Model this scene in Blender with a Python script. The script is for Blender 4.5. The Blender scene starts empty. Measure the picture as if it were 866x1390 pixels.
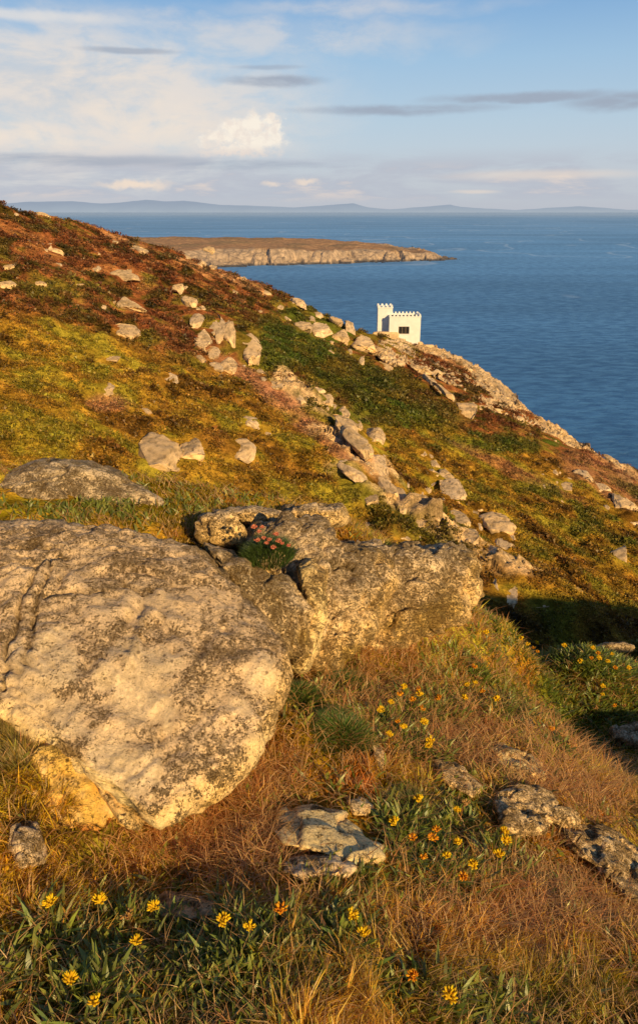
import bpy, bmesh, math, random
import numpy as np
from mathutils import Vector
R = math.radians
rng = np.random.default_rng(7)
random.seed(7)
sc = bpy.context.scene
COL = sc.collection

# ------------------------------------------------------------------ camera
# eye at the origin, looking along +Y, 20 degrees down; sea level is z = -85
SEA = -85.0
PITCH = R(20.0); CP, SP = math.cos(PITCH), math.sin(PITCH)
cam_d = bpy.data.cameras.new('camera'); cam = bpy.data.objects.new('camera', cam_d); COL.objects.link(cam)
cam.rotation_euler = (R(90) - PITCH, 0, 0)
cam_d.sensor_fit = 'VERTICAL'; cam_d.sensor_height = 36.0
cam_d.lens = 1000.0 / 1390.0 * 36.0
cam_d.shift_y = -45.0 / 1390.0
cam_d.clip_start = 0.05; cam_d.clip_end = 120000
sc.camera = cam

def ray(px, py):
    px = np.asarray(px, float); py = np.asarray(py, float)
    dx = (px - 433) / 1000.0; dy = (650 - py) / 1000.0
    return np.stack([dx, CP + dy * SP, -SP + dy * CP], -1)
def proj(P):
    d = P[..., 1] * CP - P[..., 2] * SP
    u = P[..., 1] * SP + P[..., 2] * CP
    d = np.where(np.abs(d) < 1e-6, 1e-6, d)
    return 433 + 1000 * P[..., 0] / d, 650 - 1000 * u / d, d

# ------------------------------------------------------------------ noise
def _h(ix, iy, iz, seed):
    n = (ix.astype(np.int64) * 374761393 + iy.astype(np.int64) * 668265263 + iz.astype(np.int64) * 2147483647 + seed * 974634777) & 0xFFFFFFFF
    n = ((n ^ (n >> 13)) * 1274126177) & 0xFFFFFFFF
    n = ((n ^ (n >> 16)) * 2246822519) & 0xFFFFFFFF
    n = n ^ (n >> 15)
    return (n & 0xFFFFFF) / float(0xFFFFFF)
def vnoise(P, seed=0):
    I = np.floor(P).astype(np.int64); F = P - I
    F = F * F * F * (F * (F * 6 - 15) + 10)
    out = 0
    for a in (0, 1):
        wx = F[:, 0] if a else 1 - F[:, 0]
        for b in (0, 1):
            wy = F[:, 1] if b else 1 - F[:, 1]
            for c in (0, 1):
                wz = F[:, 2] if c else 1 - F[:, 2]
                out = out + wx * wy * wz * _h(I[:, 0] + a, I[:, 1] + b, I[:, 2] + c, seed)
    return out * 2 - 1
def fbm(P, octs=4, seed=0, gain=.5, lac=2.03):
    s = 0; a = 1; t = 0
    for i in range(octs):
        s = s + a * vnoise(P, seed + i * 17); t += a
        P = P * lac + 13.7; a *= gain
    return s / t
def P3(x, y, z=None):
    return np.stack([x, y, np.zeros_like(x) if z is None else z], -1)
def worley(P, seed=0):
    """facet displacement: every cell is a tilted plane; returns (offset, crack distance)"""
    I = np.floor(P).astype(np.int64)
    d1 = np.full(len(P), 9.); d2 = np.full(len(P), 9.); off = np.zeros(len(P))
    for a in (-1, 0, 1):
        for b in (-1, 0, 1):
            for c in (-1, 0, 1):
                J = I + np.array([a, b, c])
                h = [_h(J[:, 0], J[:, 1], J[:, 2], seed + k) for k in range(6)]
                C = J + np.stack(h[:3], -1)
                D = P - C; d = np.sqrt((D * D).sum(1))
                o = (D[:, 0] * (h[3] - .5) + D[:, 1] * (h[4] - .5) + D[:, 2] * (h[5] - .5)) * 1.6 + (h[3] + h[4] - 1) * .5
                m = d < d1
                d2 = np.where(m, d1, np.minimum(d2, d)); off = np.where(m, o, off); d1 = np.where(m, d, d1)
    return off, d2 - d1
def sstep(a, b, x):
    t = np.clip((x - a) / (b - a), 0, 1); return t * t * (3 - 2 * t)

# ------------------------------------------------------------------ mesh helpers
def mesh_from(name, V, F, mats, parent=None, col=None, smooth=True, matidx=None):
    """V (n,3); F (m,3) or (m,4) array, linked as one object"""
    me = bpy.data.meshes.new(name)
    V = np.asarray(V, np.float32); F = np.asarray(F, np.int32); k = F.shape[1]
    me.vertices.add(len(V)); me.vertices.foreach_set('co', V.ravel())
    me.loops.add(F.size); me.loops.foreach_set('vertex_index', F.ravel())
    me.polygons.add(len(F))
    me.polygons.foreach_set('loop_start', np.arange(0, F.size, k, dtype=np.int32))
    me.update(calc_edges=True)
    me.polygons.foreach_set('use_smooth', np.full(len(F), smooth))
    if matidx is not None: me.polygons.foreach_set('material_index', np.asarray(matidx, np.int32))
    if col is not None:
        a = me.color_attributes.new('Col', 'FLOAT_COLOR', 'POINT')
        c = np.ones((len(V), 4), np.float32); c[:, :np.asarray(col).shape[1]] = col
        a.data.foreach_set('color', c.ravel())
    me.validate()
    if not isinstance(mats, (list, tuple)): mats = [mats]
    for m in mats: me.materials.append(m)
    o = bpy.data.objects.new(name, me); COL.objects.link(o)
    if parent: o.parent = parent
    return o
def tag(o, label=None, cat=None, group=None, kind=None):
    if label: o['label'] = label
    if cat: o['category'] = cat
    if group: o['group'] = group
    if kind: o['kind'] = kind
    return o
def empty(name, loc, rz=0):
    o = bpy.data.objects.new(name, None); COL.objects.link(o)
    o.location = loc; o.rotation_euler = (0, 0, rz); o.empty_display_size = .1
    return o
def bm_obj(name, bm, mat, parent=None):
    me = bpy.data.meshes.new(name); bm.to_mesh(me); bm.free(); me.materials.append(mat)
    o = bpy.data.objects.new(name, me); COL.objects.link(o)
    if parent: o.parent = parent
    return o
_ico = {}
def ico(level):
    if level not in _ico:
        bm = bmesh.new(); bmesh.ops.create_icosphere(bm, subdivisions=level, radius=1)
        V = np.array([v.co[:] for v in bm.verts]); F = np.array([[v.index for v in f.verts] for f in bm.faces])
        bm.free(); _ico[level] = (V, F)
    return _ico[level]
def vnormals(V, F):
    n = np.cross(V[F[:, 1]] - V[F[:, 0]], V[F[:, 2]] - V[F[:, 0]])
    N = np.zeros_like(V)
    for k in range(3): 
        for c in range(3): N[:, c] += np.bincount(F[:, k], n[:, c], len(V))
    return N / np.maximum(np.linalg.norm(N, axis=1, keepdims=True), 1e-12)

# ------------------------------------------------------------------ materials
def newmat(name):
    m = bpy.data.materials.new(name); m.use_nodes = True
    nt = m.node_tree; nt.nodes.clear(); return m, nt
class N:
    def __init__(s, nt): s.nt = nt
    def n(s, t, **kw):
        nd = s.nt.nodes.new(t)
        ins = kw.pop('ins', {})
        for k, v in kw.items(): setattr(nd, k, v)
        for k, v in ins.items():
            if isinstance(v, bpy.types.NodeSocket): s.nt.links.new(v, nd.inputs[k])
            else: nd.inputs[k].default_value = v
        return nd
    def math(s, op, a, b=0.0, c=None, clamp=False):
        d = {0: a, 1: b}
        if c is not None: d[2] = c
        return s.n('ShaderNodeMath', operation=op, use_clamp=clamp, ins=d).outputs[0]
    def mix(s, f, a, b, bt='MIX'):
        return s.n('ShaderNodeMix', data_type='RGBA', blend_type=bt, ins={0: f, 6: a, 7: b}).outputs[2]
    def mr(s, v, a, b, c=0.0, d=1.0, it='SMOOTHSTEP'):
        return s.n('ShaderNodeMapRange', interpolation_type=it, ins={0: v, 1: a, 2: b, 3: c, 4: d}).outputs[0]
    def noise(s, vec, scale, detail=4, rough=.55, dist=0.0):
        return s.n('ShaderNodeTexNoise', ins={'Vector': vec, 'Scale': scale, 'Detail': detail, 'Roughness': rough, 'Distortion': dist})
def c4(c): return (c[0], c[1], c[2], 1.0)

def mat_ground():
    m, nt = newmat('ground'); g = N(nt)
    pos = g.n('ShaderNodeNewGeometry').outputs['Position']
    col = g.n('ShaderNodeVertexColor', layer_name='Col').outputs[0]
    n1 = g.noise(pos, 1.3, 6, .7).outputs[0]; n2 = g.noise(pos, 22, 5, .7).outputs[0]; n3 = g.noise(pos, 5, 5, .65).outputs[0]
    f = g.math('MULTIPLY', g.mr(n1, .3, .7, .6, 1.45), g.mr(n2, .3, .7, .55, 1.5))
    f = g.math('MULTIPLY', f, g.mr(n3, .3, .7, .7, 1.35))
    c = g.n('ShaderNodeVectorMath', operation='SCALE', ins={0: col, 3: f}).outputs[0]
    b1 = g.n('ShaderNodeBump', ins={'Strength': .8, 'Distance': .5, 'Height': n1}).outputs[0]
    b2 = g.n('ShaderNodeBump', ins={'Strength': .7, 'Distance': .02, 'Height': n2, 'Normal': b1}).outputs[0]
    p = g.n('ShaderNodeBsdfDiffuse', ins={'Color': c, 'Roughness': .8, 'Normal': b2})
    o = g.n('ShaderNodeOutputMaterial', ins={0: p.outputs[0]})
    return m
def mat_leaf(name, trans=.35, gloss=.04):
    m, nt = newmat(name); g = N(nt)
    col = g.n('ShaderNodeVertexColor', layer_name='Col').outputs[0]
    d = g.n('ShaderNodeBsdfDiffuse', ins={'Color': col}).outputs[0]
    t = g.n('ShaderNodeBsdfTranslucent', ins={'Color': col}).outputs[0]
    mx = g.n('ShaderNodeMixShader', ins={0: trans, 1: d, 2: t}).outputs[0]
    gl = g.n('ShaderNodeBsdfGlossy', ins={'Color': (1, 1, 1, 1), 'Roughness': .45}).outputs[0]
    mx = g.n('ShaderNodeMixShader', ins={0: gloss, 1: mx, 2: gl}).outputs[0]
    g.n('ShaderNodeOutputMaterial', ins={0: mx}); return m
def mat_rock(name, sc_, bump_d, lich=.5, near=False):
    """stone: vertex colour times layered noise; alpha of the colour says how much crusty lichen grows there"""
    m, nt = newmat(name); g = N(nt)
    pos = g.n('ShaderNodeNewGeometry').outputs['Position']
    at = g.n('ShaderNodeVertexColor', layer_name='Col'); col = at.outputs[0]; al = at.outputs[1]
    n1 = g.noise(pos, sc_, 8, .68).outputs[0]; n2 = g.noise(pos, sc_ * 9, 6, .7, .6).outputs[0]
    f = g.math('MULTIPLY', g.mr(n1, .3, .7, .9, 1.3), g.mr(n2, .3, .7, 1 - lich * .4, 1 + lich * .3))
    c = g.n('ShaderNodeVectorMath', operation='SCALE', ins={0: col, 3: f}).outputs[0]
    h = g.math('ADD', n1, g.math('MULTIPLY', n2, .35))
    if near:
        l0 = g.noise(pos, 5, 4, .6).outputs[0]; l1 = g.noise(pos, 34, 6, .75, .8).outputs[0]; l2 = g.noise(pos, 130, 4, .8, 1.0).outputs[0]
        q = g.math('ADD', g.math('MULTIPLY', l0, .35), g.math('ADD', g.math('MULTIPLY', l1, 1.0), g.math('MULTIPLY', l2, .9)))
        q = g.math('ADD', q, g.math('MULTIPLY', g.math('SUBTRACT', al, .5), .42))
        crust = g.mr(q, 1.02, 1.40); deep = g.mr(g.math('ADD', g.math('MULTIPLY', q, .6), g.math('MULTIPLY', l2, 1.6)), 1.40, 1.68)
        c = g.mix(g.math('MULTIPLY', crust, .6), c, (.66, .43, .165, 1)); c = g.mix(g.math('MULTIPLY', deep, .8), c, (.20, .115, .04, 1))
        # small black and white lichen discs on the bare stone
        vo = g.n('ShaderNodeTexVoronoi', ins={'Vector': pos, 'Scale': 38.0, 'Randomness': 1.0}); rnd = g.n('ShaderNodeSeparateColor', ins={0: vo.outputs['Color']}).outputs[0]
        spot = g.math('MULTIPLY', g.mr(vo.outputs['Distance'], .26, .16), g.math('GREATER_THAN', rnd, .86))
        c = g.mix(g.math('MULTIPLY', g.math('MULTIPLY', spot, .7), g.mr(al, .6, .2)), c, (.16, .11, .07, 1))
        h = g.math('ADD', h, g.math('ADD', g.math('MULTIPLY', crust, .35), g.math('MULTIPLY', g.math('MULTIPLY', l2, crust), 1.5)))
    b = g.n('ShaderNodeBump', ins={'Strength': 1.0, 'Distance': bump_d, 'Height': h}).outputs[0]
    p = g.n('ShaderNodeBsdfPrincipled', ins={'Base Color': c, 'Roughness': .95, 'Specular IOR Level': .08, 'Normal': b})
    g.n('ShaderNodeOutputMaterial', ins={0: p.outputs[0]}); return m
def mat_plain(name, col, rough=.8, var=.15, scale=4.0, bump=.01, spec=.2):
    m, nt = newmat(name); g = N(nt)
    pos = g.n('ShaderNodeNewGeometry').outputs['Position']
    n1 = g.noise(pos, scale, 5, .6).outputs[0]
    c = g.n('ShaderNodeVectorMath', operation='SCALE', ins={0: tuple(col[:3]), 3: g.mr(n1, .3, .7, 1 - var, 1 + var * .5)}).outputs[0]
    b = g.n('ShaderNodeBump', ins={'Strength': .5, 'Distance': bump, 'Height': n1}).outputs[0]
    p = g.n('ShaderNodeBsdfPrincipled', ins={'Base Color': c, 'Roughness': rough, 'Specular IOR Level': spec, 'Normal': b})
    g.n('ShaderNodeOutputMaterial', ins={0: p.outputs[0]}); return m

M_GROUND = mat_ground()
M_GRASS = mat_leaf('grass_blades', .5, .03)
M_LEAF = mat_leaf('plant_leaf', .4, .05)
M_VEG = mat_leaf('hill_foliage', .25, .02)
M_ROCKF = mat_rock('lichen_rock_near', 9.0, .011, .6, True)
M_ROCKH = mat_rock('weathered_rock_far', .8, .06, .35)

# ------------------------------------------------------------------ terrain
def tz(px, py, z):
    d = ray(px, py); return d * (z / d[2])
_fg = [(433,1390,-1.50),(0,1390,-1.46),(866,1390,-1.80),(433,1200,-1.60),(0,1200,-1.47),(200,1180,-1.60),(866,1220,-2.02),(433,1100,-1.66),
       (0,1060,-1.42),(80,1070,-1.47),(433,950,-1.76),(433,890,-1.82),(560,860,-1.95),(650,850,-2.12),(650,1000,-2.06),(560,1050,-1.85),(720,1100,-1.95),
       (740,1000,-2.22),(866,1010,-3.05),(780,985,-2.95),(700,925,-2.62),(740,905,-2.82),(690,965,-2.22),(866,905,-3.05),(790,880,-2.74),(700,845,-2.38),(866,1110,-2.32),
       (100,700,-1.33),(200,682,-1.40),(0,660,-1.30),(300,700,-1.52),(480,720,-1.72),(600,770,-2.05),(650,950,-2.25),(866,960,-3.0)]
FG = np.array([tz(*p) for p in _fg])
FG = np.vstack([FG, [[-2.6, 1.2, -1.42], [-2.6, 3.6, -1.25], [-.8, -.6, -1.5], [1.2, -.6, -1.9], [3.0, 1.3, -1.80], [3.6, 4.4, -3.5], [-2.4, -.6, -1.4], [3.2, -.6, -2.3]]])  # includes an unseen rise at right, raised to shade the gully
_k = lambda r: np.where(r > 1e-9, r * r * np.log(np.maximum(r, 1e-9)), 0)
def _tps_fit(X, z, lam=.004):
    n = len(X); D = np.linalg.norm(X[:, None] - X[None], axis=2)
    A = np.zeros((n + 3, n + 3)); A[:n, :n] = _k(D) + lam * np.eye(n); A[:n, n] = 1; A[:n, n + 1:] = X; A[n, :n] = 1; A[n + 1:, :n] = X.T
    return np.linalg.solve(A, np.concatenate([z, [0, 0, 0]]))
TW = _tps_fit(FG[:, :2], FG[:, 2])
def tps(x, y):
    D = np.sqrt((x[:, None] - FG[None, :, 0]) ** 2 + (y[:, None] - FG[None, :, 1]) ** 2)
    return _k(D) @ TW[:len(FG)] + TW[-3] + TW[-2] * x + TW[-1] * y
SIDE = .085  # fall of the unseen ground at right, set for the shadow it throws
CRX = [-8, -1.7, 0, .8, 1.25, 2.3, 4, 9]; CRY = [3.6, 3.75, 4.1, 3.7, 3.75, 4.45, 4.3, 4.2]
def splus(v, k): return np.where(v / k > 30, v, k * np.log1p(np.exp(np.clip(v / k, -40, 30))))
def z_near(x, y):
    xc = np.clip(x, -2.6, 3.4); yc = np.clip(y, -.6, 5.2)
    z = np.empty_like(x)
    for i in range(0, len(x), 60000):
        s = slice(i, i + 60000); z[s] = tps(xc[s], yc[s])
    z = z - SIDE * (x - xc) * (x > xc) - .30 * (x - xc) * (x < xc) * .5
    z += .05 * (y - yc) * (y < yc) * -.4
    w = y - np.interp(x, CRX, CRY)
    z = z - .85 * splus(w - .12, .10)
    return z
RIX = [-75, -51, -44.8, -39.6, -31.6, -22.8, -4.6, 6, 14, 26.5, 33.7, 40, 48, 62, 80]
RIY = [84, 100, 110.4, 126, 131, 137, 142, 131, 141, 157, 124, 108, 104.6, 101, 95]
SPINE = np.array([(-24, 92), (-10.7, 80.5), (-2.4, 70.4), (5, 47), (12.4, 41.3), (17, 36)], float)
def seg_dist(x, y, L):
    best = np.full(len(x), 1e9)
    for a, b in zip(L[:-1], L[1:]):
        d = b - a; t = np.clip(((x - a[0]) * d[0] + (y - a[1]) * d[1]) / (d @ d), 0, 1)
        best = np.minimum(best, np.hypot(x - a[0] - t * d[0], y - a[1] - t * d[1]))
    return best
TOW = np.array([0., 0.])   # set below
def z_hill(x, y):
    z = -.406 * x - 17.4
    far = sstep(20, 60, y)
    # furrows run down the slope to the right
    u = x * .85 + y * .2; v = y - .15 * x
    z = z + 1.3 * fbm(P3(x / 22, y / 22), 3, 3) + (.55 * fbm(P3(u / 9, v / 4.5), 3, 5) + (.95 - .4 * sstep(50, 90, y)) * fbm(P3(x / 2.4, y / 2.8), 4, 9) + .10 * np.abs(fbm(P3(x / .8, y / .8), 2, 12))) * (.5 + .5 * far)
    z = z + 1.3 * np.exp(-(seg_dist(x, y, SPINE) / 3.2) ** 2)
    w = y - np.interp(x, RIX, RIY)
    # silhouette edge, then the cliff down to the sea
    z = z - 1.0 * np.exp(-(w / 9) ** 2) * fbm(P3(x / 22, y / 22), 3, 3)
    z = z - .35 * splus(w - .5, .6) - .9 * splus(w - 6, 1.5)
    return z
def height(x, y):
    x = np.asarray(x, float); y = np.asarray(y, float); sh = x.shape; x = x.ravel(); y = y.ravel()
    a = z_near(x, y); r = np.hypot(x, y)
    near = 1 - sstep(7, 14, r)
    a = a + near * (.05 * fbm(P3(x / .45, y / .45), 4, 21) + .018 * fbm(P3(x / .09, y / .09), 3, 25)) + (1 - near) * .8 * fbm(P3(x / 5, y / 5), 3, 27)
    b = z_hill(x, y)
    z = np.maximum(a, b) + .0
    z = np.where(r > 240, np.minimum(z, SEA - 3), z)
    z = np.maximum(z, SEA - 6)
    return z.reshape(sh)
def unp(px, py, tmin=.9, tmax=260):
    """first point of the ground seen through a pixel"""
    px = np.atleast_1d(np.asarray(px, float)); py = np.atleast_1d(np.asarray(py, float)); D = ray(px, py)
    ts = np.exp(np.linspace(math.log(tmin), math.log(tmax), 900))
    P = D[:, None, :] * ts[None, :, None]
    h = height(P[..., 0], P[..., 1]); below = P[..., 2] < h
    i = below.argmax(1); i = np.where(below.any(1), i, len(ts) - 1); i = np.maximum(i, 1)
    r = np.arange(len(px)); f0 = P[r, i - 1, 2] - h[r, i - 1]; f1 = P[r, i, 2] - h[r, i]
    k = np.where(np.abs(f0 - f1) > 1e-9, f0 / (f0 - f1), 0); k = np.clip(k, 0, 1)
    t = ts[i - 1] + k * (ts[i] - ts[i - 1])
    return D * t[:, None], t

# --- colour of the plant cover, as zones on the ground
STRAW = np.array((.55, .31, .12)); RED = np.array((.36, .13, .05)); OLIVE = np.array((.37, .215, .028)); GREEN = np.array((.165, .155, .018))
DARKG = np.array((.10, .11, .018)); HEATH = np.array((.25, .088, .034)); ROCKC = np.array((.70, .49, .28)); PINK = np.array((.42, .20, .11))
def blend(base, w, c): return base * (1 - w[:, None]) + w[:, None] * np.asarray(c)
def hill_col(x, y, z):
    P = P3(x, y); px, py, d = proj(np.stack([x, y, z], -1))
    n = fbm(P / 7, 4, 41); n2 = fbm(P / 2.2, 3, 47); n3 = fbm(P / 14, 3, 53)
    c = np.tile(OLIVE, (len(x), 1))
    c = blend(c, sstep(-.05, .4, n2) * .75, GREEN * 1.1)
    c = blend(c, sstep(.0, .5, -n2) * .6, (.40, .18, .04))
    line = np.interp(px, [0, 100, 180, 300, 400, 470, 520, 560, 600, 700, 800, 866], [425, 430, 455, 500, 545, 580, 560, 575, 590, 600, 640, 690])
    up = sstep(-22, 22, line - py + n * 45)
    hc = blend(np.tile(HEATH, (len(x), 1)), sstep(-.1, .5, n2), (.28, .125, .045))
    hc = blend(hc, sstep(.15, .5, n3 * .6 + .7 * n2 + .35 * sstep(250, 420, px) * sstep(640, 500, px)) * .8, GREEN * .65)
    hc = blend(hc, sstep(.15, .4, -n2 + n * .4) * .65, DARKG)
    hc = blend(hc, sstep(.25, .5, -n3) * .5, (.42, .24, .12))
    c = blend(c, up, hc)
    c = c * (.95 + .8 * n2 + .5 * fbm(P / .9, 2, 59))[:, None]
    # bracken band below the heather
    for (cx, cy, rx, ry, w) in [(410, 455, 60, 35, .8), (470, 540, 70, 40, .5), (520, 565, 60, 22, .7), (680, 602, 80, 13, .95), (370, 480, 40, 25, .8), (590, 565, 50, 20, .6)]:
        q = ((px - cx) / rx) ** 2 + ((py - cy) / ry) ** 2
        c = blend(c, w * .75 * sstep(1.5, .3, q + n2 * 1.6 + n * .8), (.085, .135, .018))
    # reddish dry streaks
    for (cx, cy, rx, ry, ang, w) in [(420, 575, 90, 14, 38, .8), (350, 520, 90, 10, 35, .7), (150, 545, 30, 12, 0, .7), (700, 640, 90, 9, 25, .5), (820, 650, 60, 20, 30, .6)]:
        a = R(ang); ux = (px - cx) * math.cos(a) + (py - cy) * math.sin(a); uy = -(px - cx) * math.sin(a) + (py - cy) * math.cos(a)
        c = blend(c, w * sstep(1.8, .3, (ux / rx) ** 2 + (uy / ry) ** 2 + n2), PINK)
    # dark bushes low on the right
    c = blend(c, sstep(.0, .35, n + .5 * n2) * sstep(620, 680, py) * sstep(430, 540, px) * .7, DARKG * 1.1)
    return c
def rock_mask(x, y):
    """bare rock breaking through on the cliff edge to the right of the tower and on the spine"""
    w = y - np.interp(x, RIX, RIY); n = fbm(P3(x / 4, y / 4), 4, 61)
    m = sstep(-15, -5, w + n * 9) * sstep(15, 22, x) * sstep(50, 43, x)
    m2 = sstep(2.6, .8, seg_dist(x, y, SPINE[2:5]) + n * 3.2) * .9
    return np.clip(np.maximum(m, m2), 0, 1)
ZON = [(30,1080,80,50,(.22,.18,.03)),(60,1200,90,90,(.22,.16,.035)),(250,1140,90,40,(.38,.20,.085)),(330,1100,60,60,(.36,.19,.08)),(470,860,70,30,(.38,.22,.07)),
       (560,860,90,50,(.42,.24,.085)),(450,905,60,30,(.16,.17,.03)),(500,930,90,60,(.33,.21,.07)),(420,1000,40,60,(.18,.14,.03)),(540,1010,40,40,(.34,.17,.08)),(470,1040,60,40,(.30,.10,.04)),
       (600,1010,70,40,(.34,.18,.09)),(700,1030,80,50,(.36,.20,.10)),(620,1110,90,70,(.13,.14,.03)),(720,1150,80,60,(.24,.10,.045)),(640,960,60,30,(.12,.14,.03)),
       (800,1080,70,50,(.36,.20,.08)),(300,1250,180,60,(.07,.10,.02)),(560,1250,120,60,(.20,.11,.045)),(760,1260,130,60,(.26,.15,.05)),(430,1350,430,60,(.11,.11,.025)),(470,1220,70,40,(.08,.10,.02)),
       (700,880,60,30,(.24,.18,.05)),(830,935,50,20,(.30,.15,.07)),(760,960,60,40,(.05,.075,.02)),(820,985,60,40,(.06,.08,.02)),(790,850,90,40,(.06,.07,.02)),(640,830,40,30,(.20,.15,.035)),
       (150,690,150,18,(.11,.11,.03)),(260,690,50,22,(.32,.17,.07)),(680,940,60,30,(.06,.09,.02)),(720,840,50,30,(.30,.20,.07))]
def near_col(x, y, z):
    px, py, d = proj(np.stack([x, y, z], -1)); P = P3(x, y)
    n = fbm(P / .12, 3, 71); n2 = fbm(P / .4, 3, 73)
    px = px + n * 45; py = py + n2 * 35
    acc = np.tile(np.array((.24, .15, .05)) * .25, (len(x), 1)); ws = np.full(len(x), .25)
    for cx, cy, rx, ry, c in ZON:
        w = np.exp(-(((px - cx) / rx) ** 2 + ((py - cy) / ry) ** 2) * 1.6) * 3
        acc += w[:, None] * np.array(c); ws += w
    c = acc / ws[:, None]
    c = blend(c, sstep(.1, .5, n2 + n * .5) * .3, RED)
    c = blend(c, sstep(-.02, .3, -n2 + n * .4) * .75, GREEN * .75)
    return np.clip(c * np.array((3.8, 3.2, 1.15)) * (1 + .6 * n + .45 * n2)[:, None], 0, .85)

def build_terrain():
    az = np.unique(np.concatenate([np.linspace(-31, 31, 640), np.linspace(-80, -31, 90), np.linspace(31, 80, 90), np.linspace(80, 280, 120)]))
    az = az[:-1]
    rr = np.concatenate([[.02, .3], np.exp(np.linspace(math.log(.6), math.log(9), 420)), np.exp(np.linspace(math.log(9.1), math.log(28), 90)), np.exp(np.linspace(math.log(28.2), math.log(175), 520)), [190, 215, 235, 245, 300]])
    A, RR = np.meshgrid(np.radians(az), rr)
    x = (np.sin(A) * RR).ravel(); y = (np.cos(A) * RR).ravel(); z = height(x, y)
    nr, na = len(rr), len(az)
    rm = rock_mask(x, y) * (RR.ravel() > 25)
    rel, cr = worley(P3(x / 2.6, y / 2.6, z / 2.0), 5)
    rel2, cr2 = worley(P3(x / .9, y / .9, z / .7), 8)
    z = z + rm * (rel * 1.1 + rel2 * .35)
    far = RR.ravel() > 14
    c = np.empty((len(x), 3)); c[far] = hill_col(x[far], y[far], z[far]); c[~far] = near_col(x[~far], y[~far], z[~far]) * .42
    rc = blend(np.tile(ROCKC, (len(x), 1)), sstep(.2, .6, rel) * .5, (.3, .2, .12)) * (.55 + .45 * sstep(0, .12, cr))[:, None]
    c = blend(c, rm, rc)
    cliff = (z < height(x, y) - 99)
    w = y - np.interp(x, RIX, RIY)
    c = blend(c, sstep(4, 9, w) * 1.0, ROCKC * .8)
    V = np.stack([x, y, z], -1)
    i = np.arange(nr - 1)[:, None] * na; j = np.arange(na)[None, :]; j2 = (j + 1) % na
    F = np.stack([i + j, i + j2, i + na + j2, i + na + j], -1).reshape(-1, 4)
    F = F[:, ::-1]
    o = mesh_from('ground', V, F, M_GROUND, col=c); tag(o, kind='structure')
build_terrain()

# ------------------------------------------------------------------ sea
def mat_sea():
    m, nt = newmat('sea_water'); g = N(nt)
    pos = g.n('ShaderNodeNewGeometry').outputs['Position']
    sx = g.n('ShaderNodeSeparateXYZ', ins={0: pos})
    dist = g.n('ShaderNodeVectorMath', operation='LENGTH', ins={0: pos}).outputs[1]
    st = g.n('ShaderNodeMapping', ins={'Vector': pos, 'Rotation': (0, 0, R(20)), 'Scale': (.6, 1.25, 1)}).outputs[0]
    w1 = g.noise(st, .14, 7, .68).outputs[0]
    w2 = g.noise(st, .35, 5, .6).outputs[0]
    st2 = g.n('ShaderNodeMapping', ins={'Vector': pos, 'Scale': (.2, 1.0, 1)}).outputs[0]
    band = g.noise(st2, .006, 5, .6).outputs[0]
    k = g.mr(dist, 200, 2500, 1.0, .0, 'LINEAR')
    far = g.mr(g.n('ShaderNodeMath', operation='LOGARITHM', ins={0: dist, 1: 10.0}).outputs[0], 2.5, 4.3, 0.0, 1.0, 'LINEAR')  # far water paler: aerial haze put into the colour
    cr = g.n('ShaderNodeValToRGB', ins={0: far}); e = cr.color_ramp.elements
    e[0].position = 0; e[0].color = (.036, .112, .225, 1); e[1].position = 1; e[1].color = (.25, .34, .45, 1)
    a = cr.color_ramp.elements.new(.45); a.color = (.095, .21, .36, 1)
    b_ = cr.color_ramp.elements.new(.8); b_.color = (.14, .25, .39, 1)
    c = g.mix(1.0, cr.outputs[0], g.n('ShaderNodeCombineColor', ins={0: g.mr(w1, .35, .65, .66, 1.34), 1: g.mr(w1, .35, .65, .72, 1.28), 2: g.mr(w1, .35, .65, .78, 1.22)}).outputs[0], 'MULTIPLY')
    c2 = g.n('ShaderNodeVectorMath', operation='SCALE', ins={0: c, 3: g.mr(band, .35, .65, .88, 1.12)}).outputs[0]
    # pale winding current lines
    cl = g.n('ShaderNodeTexNoise', ins={'Vector': g.n('ShaderNodeMapping', ins={'Vector': pos, 'Scale': (.6, .35, 1)}).outputs[0], 'Scale': .0035, 'Detail': 3.0}).outputs[0]
    ln = g.math('MULTIPLY', g.mr(g.math('ABSOLUTE', g.math('SUBTRACT', cl, .53)), .010, .001), .30)
    c2 = g.mix(ln, c2, (.36, .44, .52, 1))
    h = g.math('ADD', w1, g.math('MULTIPLY', w2, .3))
    bp = g.n('ShaderNodeBump', ins={'Strength': .9, 'Distance': g.mr(dist, 150, 1500, 4.5, 1.0, 'LINEAR'), 'Height': h}).outputs[0]
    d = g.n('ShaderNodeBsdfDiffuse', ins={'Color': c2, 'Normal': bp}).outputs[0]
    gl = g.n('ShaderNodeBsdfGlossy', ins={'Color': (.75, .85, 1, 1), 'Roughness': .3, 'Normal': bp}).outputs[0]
    em = g.n('ShaderNodeEmission', ins={'Color': c2, 'Strength': .42}).outputs[0]  # water gives off its own colour, lifting the sea with painted light
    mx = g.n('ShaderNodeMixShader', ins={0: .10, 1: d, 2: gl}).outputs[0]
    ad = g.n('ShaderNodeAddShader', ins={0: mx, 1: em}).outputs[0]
    g.n('ShaderNodeOutputMaterial', ins={0: ad}); return m
def build_sea():
    na = 180; rr = np.concatenate([[0.1], np.exp(np.linspace(math.log(60), math.log(60000), 60))])
    A, RR = np.meshgrid(np.linspace(0, 2 * np.pi, na, endpoint=False), rr)
    V = np.stack([np.cos(A) * RR, np.sin(A) * RR, np.full_like(RR, SEA)], -1).reshape(-1, 3)
    i = np.arange(len(rr) - 1)[:, None] * na; j = np.arange(na)[None, :]; j2 = (j + 1) % na
    F = np.stack([i + j, i + na + j, i + na + j2, i + j2], -1).reshape(-1, 4)
    tag(mesh_from('sea', V, F, mat_sea()), kind='structure')
build_sea()

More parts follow.
